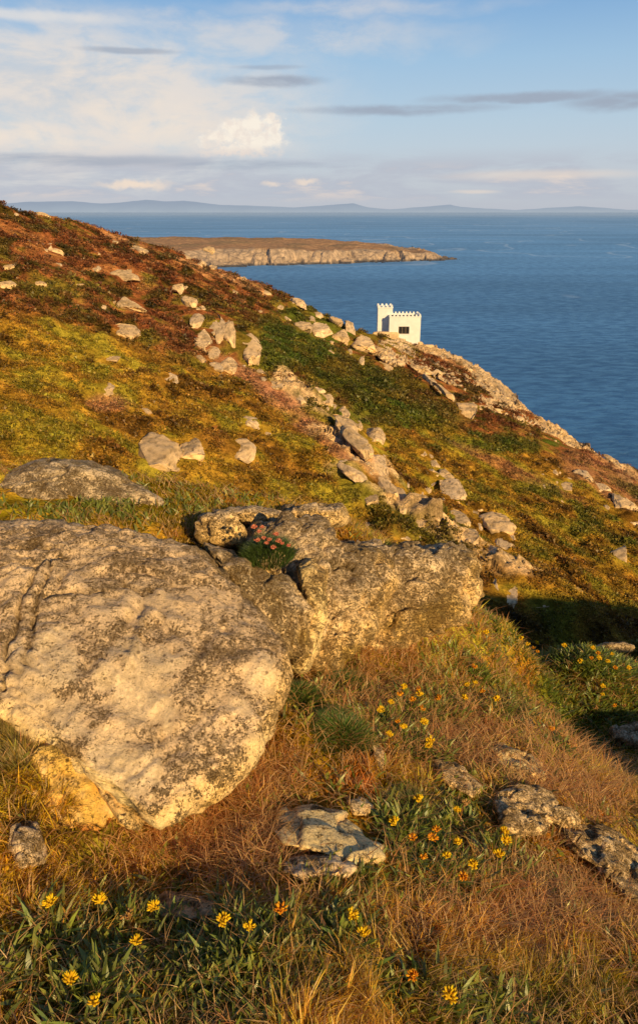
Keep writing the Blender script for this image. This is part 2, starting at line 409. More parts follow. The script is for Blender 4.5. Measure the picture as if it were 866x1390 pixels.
# ------------------------------------------------------------------ far hills, haze painted into their colour
def build_far():
    m, nt = newmat('hazy_hills'); g = N(nt)
    pos = g.n('ShaderNodeNewGeometry').outputs['Position']; z = g.n('ShaderNodeSeparateXYZ', ins={0: pos}).outputs[2]
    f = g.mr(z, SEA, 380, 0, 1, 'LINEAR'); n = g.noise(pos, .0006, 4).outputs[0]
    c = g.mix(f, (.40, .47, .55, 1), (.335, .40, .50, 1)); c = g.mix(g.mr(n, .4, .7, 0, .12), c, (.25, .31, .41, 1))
    em = g.n('ShaderNodeEmission', ins={'Color': c, 'Strength': .9}).outputs[0]  # emission stands in for the haze; the hills glow pale blue
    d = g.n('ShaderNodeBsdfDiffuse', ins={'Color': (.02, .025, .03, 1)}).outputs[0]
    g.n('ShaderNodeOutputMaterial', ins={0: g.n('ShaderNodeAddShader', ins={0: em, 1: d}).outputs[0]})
    prof = [(-500, 276), (-200, 272), (0, 276), (40, 272), (100, 271), (140, 275), (165, 273), (200, 268.5), (225, 271), (250, 270), (300, 277), (340, 278), (400, 281), (450, 277), (480, 274.5), (500, 281), (530, 284), (575, 280),
            (610, 276), (625, 280), (660, 283), (700, 285), (740, 282), (785, 279), (810, 281), (850, 284.5), (900, 286), (1300, 288)]
    px = np.linspace(-450, 1250, 700); top = np.interp(px, [p[0] for p in prof], [p[1] for p in prof])
    Y = 40000.
    zt = []; V = []; rows = 10
    X = (px - 433) / 1065 * Y
    ang = (286 - top) / 286 * .23
    H = ang * Y + 10
    H = H + 18 * fbm(np.stack([px / 14, px * 0, px * 0], -1), 4, 3)
    H = np.maximum(H, SEA - 10)
    for k in range(rows):
        s = k / (rows - 1)
        yy = Y + 3500 * (1 - math.cos(s * math.pi / 2)) + 0 * X
        zz = (SEA - 20) + (H - SEA + 20) * math.sin(s * math.pi / 2)
        V.append(np.stack([X * (yy / Y), yy + 250 * fbm(np.stack([px / 20, px * 0 + s * 3, px * 0], -1), 3, 5), zz], -1))
    # back slope
    V.append(np.stack([X * 1.2, np.full_like(X, Y * 1.2), np.full_like(X, SEA - 20)], -1))
    V = np.concatenate(V); n = len(px); rows += 1
    i = np.arange(rows - 1)[:, None] * n; j = np.arange(n - 1)[None, :]
    F = np.stack([i + j, i + j + 1, i + n + j + 1, i + n + j], -1).reshape(-1, 4)
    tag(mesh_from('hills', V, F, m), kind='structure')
build_far()

# ------------------------------------------------------------------ headland across the bay
def build_headland():
    def s(px, py):
        d = ray(px, py); return d[..., :2] * (SEA / d[..., 2])[..., None]
    front = [(-60, 372), (60, 371), (180, 368), (240, 365), (300, 363), (345, 361), (400, 360), (440, 359), (480, 357.5), (520, 356), (560, 355), (600, 354), (628, 352.5)]
    F2 = np.array([s(*p) for p in front])
    back = np.array([(F2[-1][0] - 25, F2[-1][1] + 60), (230, 1620), (190, 1700), (100, 1760), (0, 1790), (-200, 1830), (-450, 1850), (-800, 1850)])
    poly = np.vstack([F2, back])
    from mathutils import geometry
    x = np.linspace(-760, 330, 720); y = np.concatenate([np.linspace(1080, 1560, 300), np.linspace(1565, 1900, 60)])
    X, Y = np.meshgrid(x, y); xs, ys = X.ravel(), Y.ravel()
    wob = 14 * fbm(P3(xs / 60, ys / 60), 4, 5)
    d = seg_dist(xs, ys, np.vstack([poly, poly[:1]]))
    inside = np.zeros(len(xs), bool)
    for a, b in zip(poly, np.roll(poly, -1, 0)):
        c = ((a[1] > ys) != (b[1] > ys)); t = (b[0] - a[0]) * (ys - a[1]) / (b[1] - a[1] + 1e-12) + a[0]
        inside ^= c & (xs < t)
    sd = np.where(inside, d, -d) + wob * .5
    pl = np.interp(xs, [-800, -200, -20, 60, 110, 150, 175, 200, 235, 260], [36, 35, 33, 31, 28, 24, 17, 20, 15, 7])
    rel, cr = worley(P3(xs / 28, ys / 28), 3); rel2, cr2 = worley(P3(xs / 9, ys / 9), 9)
    n = fbm(P3(xs / 45, ys / 45), 4, 9)
    cut = sstep(0, 6, np.abs(xs - (40 + (ys - 1400) * -.3))) * .35 + .65
    cw = 30 + 55 * sstep(-.35, .45, fbm(P3(xs / 90, ys / 200), 2, 37)); cliff = np.clip(sstep(-4, 1, (sd + rel * 14 + rel2 * 5) / cw * 1.0) * 0 + sstep(-.1, 1, (sd + rel * 16 + rel2 * 5) / cw), 0, 1) ** .6
    z = SEA - 4 + cliff * (pl * (.70 + .1 * n) + 4) + sstep(30, 330, sd) * pl * .30
    z = z + (rel2 * 1.4 + rel * 1.2) * sstep(0, 8, sd) * sstep(60, 30, sd)
    gul = np.ones_like(xs)
    for gx in (-128, 12, 118):
        gul *= 1 - .35 * np.exp(-((xs - gx - (ys - 1380) * .35) / 3.0) ** 2) * sstep(45, 20, sd)
    z = z + 5 * fbm(P3(xs / 80, ys / 50), 4, 29) * sstep(5, 40, sd)
    z = (z - SEA) * np.where(z > SEA, gul, 1) + SEA
    hz = (z - SEA) / np.maximum(pl, 4)
    tan = np.array((.60, .42, .26)); brown = np.array((.46, .25, .10)); dark = np.array((.06, .045, .035))
    c = np.tile(brown, (len(xs), 1)); c = blend(c, sstep(.0, .5, n) * .5, (.20, .15, .05))
    top = sstep(0, 12, sd - cw * .75 + n * 26 + rel * 14)
    cl = blend(np.tile(tan, (len(xs), 1)), sstep(-.1, .5, rel2) * .5, (.27, .18, .11)); cl = cl * (.6 + .4 * sstep(0, .12, cr2))[:, None] * (.65 + .35 * gul)[:, None]
    c = blend(cl, top, c)
    # scattered bare patches on the heath near the edge
    pt = sstep(.3, .45, fbm(P3(xs / 30, ys / 12), 4, 77)) * sstep(120, 50, sd); c = blend(c, pt * .8, tan * .95)
    c = blend(c, sstep(4.5, 2.0, z - SEA), dark)
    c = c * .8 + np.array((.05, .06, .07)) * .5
    n_ = len(x); i = np.arange(len(y) - 1)[:, None] * n_; j = np.arange(n_ - 1)[None, :]
    F = np.stack([i + j, i + j + 1, i + n_ + j + 1, i + n_ + j], -1).reshape(-1, 4)
    keep = (z[F] > SEA - 3.5).any(1); F = F[keep]
    us, inv = np.unique(F, return_inverse=True); F = inv.reshape(-1, 4)
    V = np.stack([xs, ys, z], -1)[us]
    m, nt = newmat('headland'); g = N(nt)
    col = g.n('ShaderNodeVertexColor', layer_name='Col').outputs[0]; pos = g.n('ShaderNodeNewGeometry').outputs['Position']
    nn = g.noise(pos, .12, 6, .7).outputs[0]
    cc = g.n('ShaderNodeVectorMath', operation='SCALE', ins={0: col, 3: g.mr(nn, .3, .7, .7, 1.3)}).outputs[0]
    b = g.n('ShaderNodeBump', ins={'Strength': .8, 'Distance': 3.0, 'Height': nn}).outputs[0]
    dd = g.n('ShaderNodeBsdfDiffuse', ins={'Color': cc, 'Normal': b}).outputs[0]
    em = g.n('ShaderNodeEmission', ins={'Color': (.30, .40, .52, 1), 'Strength': .05}).outputs[0]  # faint blue glow added over the land as painted haze
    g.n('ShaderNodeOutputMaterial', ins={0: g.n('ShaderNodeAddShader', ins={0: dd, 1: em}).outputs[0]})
    o = mesh_from('headland', V, F, m, col=c[us]); tag(o, 'low brown headland with pale cliffs reaching into the bay', 'headland', kind='structure')
build_headland()

# ------------------------------------------------------------------ rocks
def fix_outline(poly):
    return np.array(poly, float)
def outline_rock(name, poly, tfun, front, back, level, mat, label, cat='rock', disp=(.03, .012), cell=.25, colfun=None, flat=.75, facet=0.0, seed=1, group=None, rexp=.8, cuts=0, micro=0.0, groove=0.0, cracks=None):
    """closed boulder whose outline from the path follows poly; tfun gives how far away its middle lies"""
    U, F = ico(level); P = np.array(poly, float); c = P.mean(0)
    mx = (P.min(0) + P.max(0)) / 2; c = mx
    ang = np.arctan2(P[:, 1] - c[1], P[:, 0] - c[0])
    th = np.linspace(-np.pi, np.pi, 361); rad = np.zeros(361)
    for k, a in enumerate(th):
        dx, dy = math.cos(a), math.sin(a); best = 0
        for p, q in zip(P, np.roll(P, -1, 0)):
            e = q - p; den = dx * e[1] - dy * e[0]
            if abs(den) < 1e-9: continue
            s_ = ((p[0] - c[0]) * e[1] - (p[1] - c[1]) * e[0]) / den; v_ = ((p[0] - c[0]) * dy - (p[1] - c[1]) * dx) / den
            if s_ > 0 and -1e-6 <= v_ <= 1 + 1e-6: best = max(best, s_)
        rad[k] = best
    ker = np.ones(7) / 7; rad = np.convolve(np.concatenate([rad[-4:-1], rad, rad[1:4]]), ker, 'valid')
    r = np.hypot(U[:, 0], U[:, 1]); a = np.arctan2(U[:, 1], U[:, 0]); Rr = np.interp(a, th, rad)
    rr = r ** rexp
    px = c[0] + np.cos(a) * Rr * rr; py = c[1] + np.sin(a) * Rr * rr
    t = tfun(px, py); w = U[:, 2]
    t = t - np.where(w > 0, front, back) * np.sign(w) * np.abs(w) ** flat
    V = ray(px, py) * t[:, None]
    F = F[:, ::-1] if False else F
    cen = V.mean(0)
    kk = random.Random(seed * 13 + 1)
    ext0 = np.ptp(V, axis=0)
    for _ in range(cuts):
        nrm = np.array((kk.gauss(0, 1), kk.gauss(-.3, 1), kk.gauss(.3, .8))); nrm /= np.linalg.norm(nrm)
        q = (V - cen) @ nrm; dd = q.max() * kk.uniform(.5, .82); V = V - np.maximum(0, q - dd)[:, None] * nrm
    if cuts: mid = (V.max(0) + V.min(0)) / 2; V = cen + (V - mid) * (ext0 / np.ptp(V, axis=0)) * 1.04
    Nn = vnormals(V, F)
    if ((V - cen) * Nn).sum() < 0: F = F[:, ::-1]; Nn = -Nn
    Q = V / cell + seed * 3.1
    lo = fbm(Q * .7, 4, seed); hi = fbm(Q * 4, 4, seed + 5)
    off = disp[0] * lo + disp[1] * hi; rel = lo; cr = np.ones(len(V))
    if facet:
        rel, cr = worley(Q + .35 * np.stack([fbm(Q * 1.5, 2, seed + k) for k in range(3)], -1), seed); off = off + facet * (rel * .8 + .25 * sstep(0, .12, cr) - .25)
    if groove:
        # long joints and bedding cracks with a step across them
        W2 = V / np.array((.62, .62, .30)) + .22 * np.stack([fbm(Q * 1.2, 3, seed + 30 + k) for k in range(3)], -1)
        r2, c2 = worley(W2, seed + 40); off = off + groove * (.9 * r2 - (1 - sstep(0, .045, c2)) * .8)
    ck = np.zeros(len(V))
    if cracks:
        wx = 7 * fbm(V / .06, 3, 61); wy = 7 * fbm(V / .06, 3, 62)
        for L in cracks:
            dd = seg_dist(px + wx, py + wy, np.array(L, float)); ck = np.maximum(ck, np.exp(-(dd / 2.4) ** 2) * (U[:, 2] > 0))
        off = off - .030 * ck
    if micro: off = off + micro * fbm(V / .022, 3, seed + 8)
    V = V + Nn * off[:, None]
    n2 = fbm(V / cell * 3, 4, seed + 11)
    if colfun: col = colfun(V, px, py, Nn, rel, cr, n2)
    else:
        col = blend(np.tile(ROCKC, (len(V), 1)), sstep(-.1, .4, n2) * .45, (.33, .25, .15)); col = col * (.6 + .4 * sstep(0, .1, cr))[:, None]
        col = blend(col, sstep(.25, .5, rel) * .3, (.22, .16, .09))
    if cracks: col = np.array(col); col[:, :3] *= (1 - .6 * ck)[:, None]
    loc = Vector(cen)
    o = mesh_from(name, V - cen, F, mat, col=col); o.location = loc
    tag(o, label, cat, group); return o

def rgba(c, a):
    return np.concatenate([np.clip(c, 0, .85), np.clip(a, 0, 1)[:, None]], 1)
def lichen_col(V, px, py, Nn, rel, cr, n2):
    """crusty sea ivory and grey lichen over tan stone; bare smooth patches; yellow stains"""
    fine = fbm(V / .03, 3, 5); med = fbm(V / .06, 4, 9); big = fbm(V / .22, 3, 15)
    base = blend(np.tile(np.array((.86, .58, .26)), (len(V), 1)), sstep(-.2, .4, big) * .4, (.78, .48, .19))
    bare = np.zeros(len(V))
    for cx, cy, rx, ry, w in [(75, 895, 32, 48, 1.2), (190, 925, 52, 62, .9), (145, 1060, 75, 40, .9), (205, 1045, 30, 30, .8), (60, 960, 60, 36, .8), (355, 915, 22, 26, .7), (120, 1100, 90, 26, 1), (180, 830, 60, 26, .35), (60, 985, 50, 20, .8), (350, 1010, 22, 18, .5), (270, 1080, 40, 20, .3), (30, 930, 34, 60, .7), (330, 960, 20, 14, .6), (140, 1000, 20, 16, .6)]:
        bare = np.maximum(bare, w * sstep(1.5, .5, ((px - cx) / rx) ** 2 + ((py - cy) / ry) ** 2 + med * 1.6 + fine * .5))
    bare = np.clip(bare, 0, 1)
    c = blend(base, bare * .9, (.88, .67, .34))
    gr = sstep(.55, .95, Nn[:, 2] + .2 * med); c = blend(c, gr * .5, (.66, .50, .37))
    c = blend(c, sstep(880, 1100, py) * sstep(.1, .5, big + .4 * med) * .5, (.80, .50, .10))
    c = c * (.75 + .25 * sstep(0, .05, cr))[:, None]
    return rgba(c, .50 + .35 * big + .25 * med - .9 * bare - .15 * gr)
def bould_t(px, py): return np.interp(py, [640, 700, 730, 780, 900, 1120, 1200], [3.3, 3.1, 2.95, 2.78, 2.42, 1.99, 1.9])
def boulder_cf(V, px, py, Nn, rel, cr, n2): return lichen_col(V, px, py, Nn, rel, cr, n2)
BIG = [(-330, 780), (-200, 722), (-60, 712), (50, 709), (130, 713), (200, 724), (235, 736), (262, 742), (290, 762), (320, 790), (350, 822), (375, 850), (392, 880), (396, 915), (385, 965), (362, 1010), (335, 1045), (300, 1075), (262, 1100), (232, 1118), (200, 1124), (150, 1080), (100, 1052), (50, 1030), (0, 1002), (-120, 1010), (-300, 980), (-380, 880)]
BIGCR = [[(104, 1036), (120, 1062), (150, 1085), (172, 1104), (190, 1126)], [(144, 1060), (160, 1078), (178, 1098), (200, 1122)], [(48, 770), (30, 820), (12, 870), (2, 930)], [(78, 752), (52, 800), (44, 850), (28, 915)], [(20, 742), (46, 736), (70, 742)], [(60, 808), (100, 802), (150, 806)], [(165, 786), (190, 800), (240, 792)]]
outline_rock('lichen_boulder', BIG, bould_t, .20, .45, 7, M_ROCKF, 'huge lichen-crusted boulder filling the left foreground', 'boulder', disp=(.022, .016), cell=.22, colfun=boulder_cf, facet=.018, seed=4, flat=.55, rexp=.85, micro=.008, groove=.007, cracks=BIGCR)
def yellow_cf(V, px, py, Nn, rel, cr, n2):
    c = np.tile(np.array((.82, .52, .12)), (len(V), 1)); c = blend(c, sstep(-.2, .4, fbm(V / .05, 4, 3)) * .75, (.80, .62, .36)); c = blend(c, sstep(.1, .5, fbm(V / .02, 3, 4)) * .4, (.50, .26, .05)); c = blend(c, sstep(1095, 1125, py) * .8, (.62, .20, .04)); return rgba(c, np.full(len(V), .1))
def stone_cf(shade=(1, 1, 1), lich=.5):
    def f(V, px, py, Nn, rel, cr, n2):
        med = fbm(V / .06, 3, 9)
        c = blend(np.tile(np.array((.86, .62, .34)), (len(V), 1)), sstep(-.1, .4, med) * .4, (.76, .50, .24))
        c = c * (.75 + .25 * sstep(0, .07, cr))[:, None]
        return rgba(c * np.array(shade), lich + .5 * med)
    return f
def ground_fit(poly, lift=0.0):
    """how far away the ground is, as a smooth sheet under the stone"""
    P = np.array(poly, float); c = P.mean(0); Q = np.vstack([P, c + (P - c) * .5, [c]])
    _, t = unp(Q[:, 0], Q[:, 1], tmax=9); ok = t < 8
    A = np.stack([np.ones(len(Q)), (Q[:, 0] - c[0]) / 100, (Q[:, 1] - c[1]) / 100], 1)[ok]
    k = np.linalg.lstsq(A, 1 / t[ok], rcond=None)[0]
    return lambda px, py: 1 / np.maximum(k[0] + k[1] * (px - c[0]) / 100 + k[2] * (py - c[1]) / 100, .1) - lift
K = lambda t0, k=0.0, py0=0: (lambda px, py: t0 + k * (py - py0))
outline_rock('rock_slab', [(45, 1010), (95, 1015), (150, 1050), (170, 1125), (160, 1140), (118, 1128), (85, 1085), (50, 1060)], ground_fit([(45, 1018), (95, 1030), (130, 1060), (165, 1125), (160, 1140), (118, 1128), (85, 1085), (50, 1060)], 0.0), .03, .2, 5, M_ROCKF, 'orange-yellow cracked slab wedged under the huge boulder', disp=(.014, .008), cell=.1, colfun=yellow_cf, facet=.03, seed=3, cuts=4)
outline_rock('rock_wedge', [(118, 1040), (150, 1058), (196, 1112), (190, 1126), (165, 1122), (140, 1085)], ground_fit([(118, 1040), (150, 1058), (196, 1112), (190, 1126), (165, 1122), (140, 1085)], .08), .03, .2, 5, M_ROCKF, 'narrow pale wedge of stone between the yellow slab and the huge boulder', disp=(.005, .003), cell=.08, colfun=stone_cf((1.08, 1, .8), .25), facet=.012, seed=6)
_p = [(16, 1122), (38, 1115), (52, 1116), (60, 1150), (62, 1172), (30, 1175), (14, 1150)]
outline_rock('small_stone', _p, ground_fit(_p, .015), .05, .12, 5, M_ROCKF, 'small grey stone in the grass at the lower left edge', disp=(.006, .003), cell=.08, colfun=stone_cf((.9, .9, .95), .4), facet=.02, seed=7)
def b2_cf(V, px, py, Nn, rel, cr, n2):
    med = fbm(V / .07, 4, 9); big = fbm(V / .2, 3, 44)
    c = blend(np.tile(np.array((.86, .58, .26)), (len(V), 1)), sstep(-.1, .4, med) * .5, (.80, .52, .18))
    c = blend(c, sstep(.1, .45, big + .2 * med) * .6 * sstep(710, 780, py), (.80, .52, .12))
    c = blend(c, sstep(.55, .95, Nn[:, 2]) * .5, (.50, .44, .38)) * (.75 + .25 * sstep(0, .06, cr))[:, None]
    return rgba(c, .46 + .3 * big)
outline_rock('lichen_boulder', [(425, 745), (450, 728), (480, 740), (520, 741), (560, 742), (610, 741), (634, 748), (648, 765), (652, 795), (645, 825), (610, 846), (560, 872), (500, 895), (450, 915), (425, 880), (415, 810)], lambda px, py: 3.78 - .0018 * (py - 740) + .0006 * (px - 560), .17, .45, 6, M_ROCKF, 'rounded lumpy rock forming the right end of the foreground outcrop', 'boulder', disp=(.03, .016), cell=.13, colfun=b2_cf, facet=.06, seed=14, micro=.008, groove=.010, flat=.6)
outline_rock('lichen_boulder', [(322, 742), (345, 715), (390, 705), (430, 712), (465, 735), (505, 748), (535, 790), (515, 850), (450, 915), (415, 900), (400, 830), (360, 790)], lambda px, py: 3.55 - .0022 * (py - 720), .17, .45, 6, M_ROCKF, 'middle lichen-covered rock of the outcrop, with pink thrift growing on its back', 'boulder', disp=(.03, .016), cell=.13, colfun=b2_cf, facet=.06, seed=15, micro=.008, groove=.010, flat=.6)
outline_rock('lichen_boulder', [(268, 735), (300, 742), (345, 775), (395, 790), (425, 830), (428, 890), (405, 912), (385, 905), (370, 850), (330, 800), (290, 765)], lambda px, py: 3.05 - .0018 * (py - 780), .12, .45, 6, M_ROCKF, 'narrow lichened rock squeezed between the huge boulder and the middle rock', 'boulder', disp=(.05, .012), cell=.2, colfun=b2_cf, facet=.04, seed=16, micro=.008, groove=.010, flat=.6)
outline_rock('lichen_boulder', [(400, 770), (425, 755), (443, 775), (446, 830), (432, 880), (412, 915), (392, 905), (402, 860), (412, 815)], lambda px, py: 3.16 - .0020 * (py - 780), .09, .3, 5, M_ROCKF, 'pale shaggy vertical rib of rock covered in hairy lichen', 'rock', disp=(.02, .014), cell=.1, colfun=stone_cf((1.05, 1, .8), .35), facet=.01, seed=17, flat=.7)
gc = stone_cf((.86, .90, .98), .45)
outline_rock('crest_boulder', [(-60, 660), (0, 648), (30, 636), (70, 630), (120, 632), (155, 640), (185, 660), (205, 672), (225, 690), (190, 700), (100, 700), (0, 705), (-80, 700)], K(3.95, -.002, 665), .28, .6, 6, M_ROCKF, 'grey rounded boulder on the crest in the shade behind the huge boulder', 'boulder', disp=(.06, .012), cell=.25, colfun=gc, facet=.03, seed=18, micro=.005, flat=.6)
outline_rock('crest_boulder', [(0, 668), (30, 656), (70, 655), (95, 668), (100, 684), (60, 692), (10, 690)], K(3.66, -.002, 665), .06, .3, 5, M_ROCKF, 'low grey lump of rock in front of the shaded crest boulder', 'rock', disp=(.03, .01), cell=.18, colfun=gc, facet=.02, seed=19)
outline_rock('crest_rock', [(268, 700), (285, 692), (315, 695), (328, 712), (326, 738), (300, 742), (272, 732)], K(3.5), .12, .3, 5, M_ROCKF, 'small lichened rock just left of the pink thrift', 'rock', disp=(.03, .01), cell=.15, colfun=b2_cf, facet=.03, seed=20)
outline_rock('crest_rock', [(280, 694), (330, 689), (380, 693), (400, 704), (370, 712), (300, 704)], K(3.95), .12, .3, 5, M_ROCKF, 'flat grey-topped ledge on the crest behind the thrift', 'rock', disp=(.03, .01), cell=.15, colfun=b2_cf, facet=.03, seed=21)
outline_rock('crest_rock', [(378, 700), (390, 688), (430, 685), (462, 688), (471, 702), (466, 716), (420, 716)], K(4.0), .15, .3, 5, M_ROCKF, 'pale knobbly rock on the crest, sunlit above the middle rock', 'rock', disp=(.03, .012), cell=.12, colfun=b2_cf, facet=.04, seed=22)
low_cf = stone_cf((1, .97, .9), .3)
_p = [(368, 1128), (382, 1098), (420, 1092), (470, 1104), (492, 1122), (498, 1136), (528, 1150), (520, 1168), (470, 1172), (430, 1158), (385, 1148)]
outline_rock('rock_slab', _p, ground_fit(_p, .015), .06, .15, 6, M_ROCKF, 'smooth pale split slab lying in dry grass below the outcrop', disp=(.012, .004), cell=.12, colfun=stone_cf((1.1, 1.04, .92), .12), facet=.02, seed=23, flat=.45)
_p = [(380, 1170), (410, 1162), (460, 1166), (486, 1176), (470, 1190), (410, 1192), (385, 1186)]
outline_rock('rock_slab', _p, ground_fit(_p, .015), .04, .12, 5, M_ROCKF, 'lower bluish ledge at the foot of the smooth split slab', disp=(.01, .004), cell=.1, colfun=stone_cf((.95, .95, 1), .3), facet=.015, seed=24, flat=.5)
_p = [(470, 1088), (490, 1082), (503, 1096), (498, 1108), (480, 1104)]
outline_rock('rock_slab', _p, ground_fit(_p, .015), .04, .1, 4, M_ROCKF, 'small pale chip of rock just above the smooth split slab', disp=(.01, .004), cell=.08, colfun=low_cf, facet=.015, seed=25, flat=.5)
_p = [(200, 1222), (225, 1208), (262, 1212), (300, 1228), (305, 1244), (260, 1250), (215, 1244)]
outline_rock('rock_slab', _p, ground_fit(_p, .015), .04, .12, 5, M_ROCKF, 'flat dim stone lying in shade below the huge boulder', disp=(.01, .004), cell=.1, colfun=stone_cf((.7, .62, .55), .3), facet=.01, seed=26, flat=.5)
_p = [(380, 1248), (386, 1240), (398, 1239), (405, 1247), (402, 1257), (388, 1259)]
outline_rock('small_stone', _p, ground_fit(_p, .015), .02, .04, 4, M_ROCKF, 'little round white stone among the green leaves at the bottom', disp=(.003, .002), cell=.03, colfun=stone_cf((.95, .95, .95), .5), seed=27)
_p = [(588, 1034), (600, 1026), (620, 1032), (640, 1052), (655, 1070), (640, 1084), (615, 1070), (594, 1052)]
outline_rock('rock_slab', _p, ground_fit(_p, .015), .06, .15, 5, M_ROCKF, 'slanting pale stone beside the flowering vetch', disp=(.012, .005), cell=.1, colfun=stone_cf((1, .95, .85), .35), facet=.02, seed=28, flat=.5)
_p = [(662, 1020), (676, 1008), (700, 1018), (722, 1026), (742, 1048), (735, 1060), (700, 1048), (672, 1036)]
outline_rock('rock_slab', _p, ground_fit(_p, .015), .06, .15, 5, M_ROCKF, 'bright strip of pale rock on the grassy ridge above the grey rocks', disp=(.015, .005), cell=.1, colfun=stone_cf((1.12, 1.02, .85), .2), facet=.03, seed=29, flat=.5)
gl_cf = stone_cf((1.0, .97, .92), .5)
_p = [(669, 1085), (678, 1072), (705, 1070), (730, 1076), (755, 1094), (784, 1106), (778, 1118), (748, 1112), (738, 1126), (705, 1133), (680, 1130), (672, 1105)]
outline_rock('lichen_rock', _p, ground_fit(_p, .015), .10, .2, 6, M_ROCKF, 'grey lichen-spotted rock, the upper of the pair at lower right', disp=(.02, .006), cell=.1, colfun=gl_cf, facet=.03, seed=30, micro=.005, flat=.5)
_p = [(762, 1118), (790, 1114), (820, 1122), (850, 1140), (880, 1165), (900, 1210), (890, 1240), (860, 1232), (830, 1200), (800, 1172), (772, 1150), (758, 1132)]
outline_rock('lichen_rock', _p, ground_fit(_p, .015), .10, .25, 6, M_ROCKF, 'long grey lichened rock running off the right edge, the lower of the pair', disp=(.02, .006), cell=.1, colfun=gl_cf, facet=.03, seed=31, micro=.005, flat=.5)
_p = [(495, 985), (505, 978), (516, 1000), (524, 1030), (518, 1048), (508, 1030)]
outline_rock('rock_slab', _p, ground_fit(_p, .015), .04, .1, 4, M_ROCKF, 'thin pale edge of rock in dry grass right of the green cushion', disp=(.01, .004), cell=.08, colfun=low_cf, facet=.01, seed=32)
_p = [(645, 950), (665, 944), (700, 958), (728, 985), (722, 992), (690, 975), (660, 962)]
outline_rock('rock_slab', _p, ground_fit(_p, .015), .05, .15, 5, M_ROCKF, 'mossy pale rib along the top of the grassy ridge', disp=(.015, .006), cell=.1, colfun=stone_cf((.95, .85, .65), .5), facet=.02, seed=33)
_p = [(826, 990), (850, 978), (880, 975), (900, 1000), (890, 1018), (850, 1012), (830, 1004)]
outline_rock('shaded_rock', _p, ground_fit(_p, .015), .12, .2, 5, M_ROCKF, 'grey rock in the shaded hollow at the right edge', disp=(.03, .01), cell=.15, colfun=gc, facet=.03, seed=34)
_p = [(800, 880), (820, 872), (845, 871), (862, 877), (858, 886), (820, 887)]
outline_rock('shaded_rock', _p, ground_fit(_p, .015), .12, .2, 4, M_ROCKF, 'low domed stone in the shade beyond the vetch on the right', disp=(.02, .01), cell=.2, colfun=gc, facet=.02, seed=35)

# --- rocks out on the hillside
def hill_t(px, py):
    d = ray(px, py); return 17.4 / np.maximum(-d[..., 2] - .406 * d[..., 0], .03)
def hill_cf(seed):
    k = random.Random(seed); sh = k.uniform(.85, 1.1); warm = k.uniform(-.03, .03)
    def f(V, px, py, Nn, rel, cr, n2):
        c = blend(np.tile(np.array((.88 + warm, .62, .34 - warm)) * sh, (len(V), 1)), sstep(-.1, .4, n2) * .5, (.48, .33, .19)); c = c * (.5 + .5 * sstep(0, .10, cr))[:, None]
        return blend(c, sstep(.2, .5, fbm(V / .9, 3, seed + 3)) * .35, (.30, .20, .10))
    return f
HROCKS = []
def hill_rock(cx, cy, w, h, label, ang=0., seed=0, kind='block', name='rock', lift=0.0, poly=None, off=0.0):
    """one angular stone sitting on the slope; w, h in picture units"""
    k = random.Random(seed * 7 + 3)
    if poly is None:
        n = 9; pts = []
        for i in range(n):
            a = 2 * math.pi * i / n + k.uniform(-.22, .22); q = k.uniform(.82, 1.12)
            if kind == 'block': q *= 1.12 if i % 2 else .92
            x = math.cos(a) * w / 2 * q; y = math.sin(a) * h / 2 * q
            pts.append((cx + x * math.cos(ang) - y * math.sin(ang), cy + x * math.sin(ang) + y * math.cos(ang)))
        poly = pts
    P = np.array(poly); w = P[:, 0].max() - P[:, 0].min(); base = P[:, 1].max(); bx = P[:, 0].mean(); ccy = P[:, 1].mean()
    _, tt = unp([bx, bx, bx], [base - 1, base - 3, ccy]); t0 = float(np.median(tt))
    if t0 > 200: t0 = float(hill_t(bx, base))
    HROCKS.append((P[:, 0].mean(), (P[:, 1].min() + P[:, 1].max()) / 2, np.ptp(P[:, 0]), np.ptp(P[:, 1])))
    m = t0 / 1000. * min(P[:, 0].max() - P[:, 0].min(), (P[:, 1].max() - P[:, 1].min()) * 1.6) / 2
    hpx = P[:, 1].max() - P[:, 1].min()
    slope = t0 * .25 / 100.  # leans back with the hill a little
    lvl = 5 if w > 20 else (4 if w > 10.5 else 3)
    tf = lambda px, py: t0 + m * .12 - slope * (py - base) * .9
    fr, bk = m * .75, m * 1.1
    if name == 'crag':
        tf = lambda px, py: hill_t(px, py) - .9
        m = min(m, 2.2); fr, bk = .9, 2.0; lvl = 6
    return outline_rock(name, poly, tf, fr, bk, lvl, M_ROCKH, label, 'rock',
                        disp=(m * .04, m * .035), cell=max(m * (1.0 if name != 'crag' else .6), .3), colfun=hill_cf(seed), facet=m * (.12 if name != 'crag' else .42), cuts=(10 if name != 'crag' else 0), seed=seed + 50, flat=.5, group='rocks breaking through the hillside')
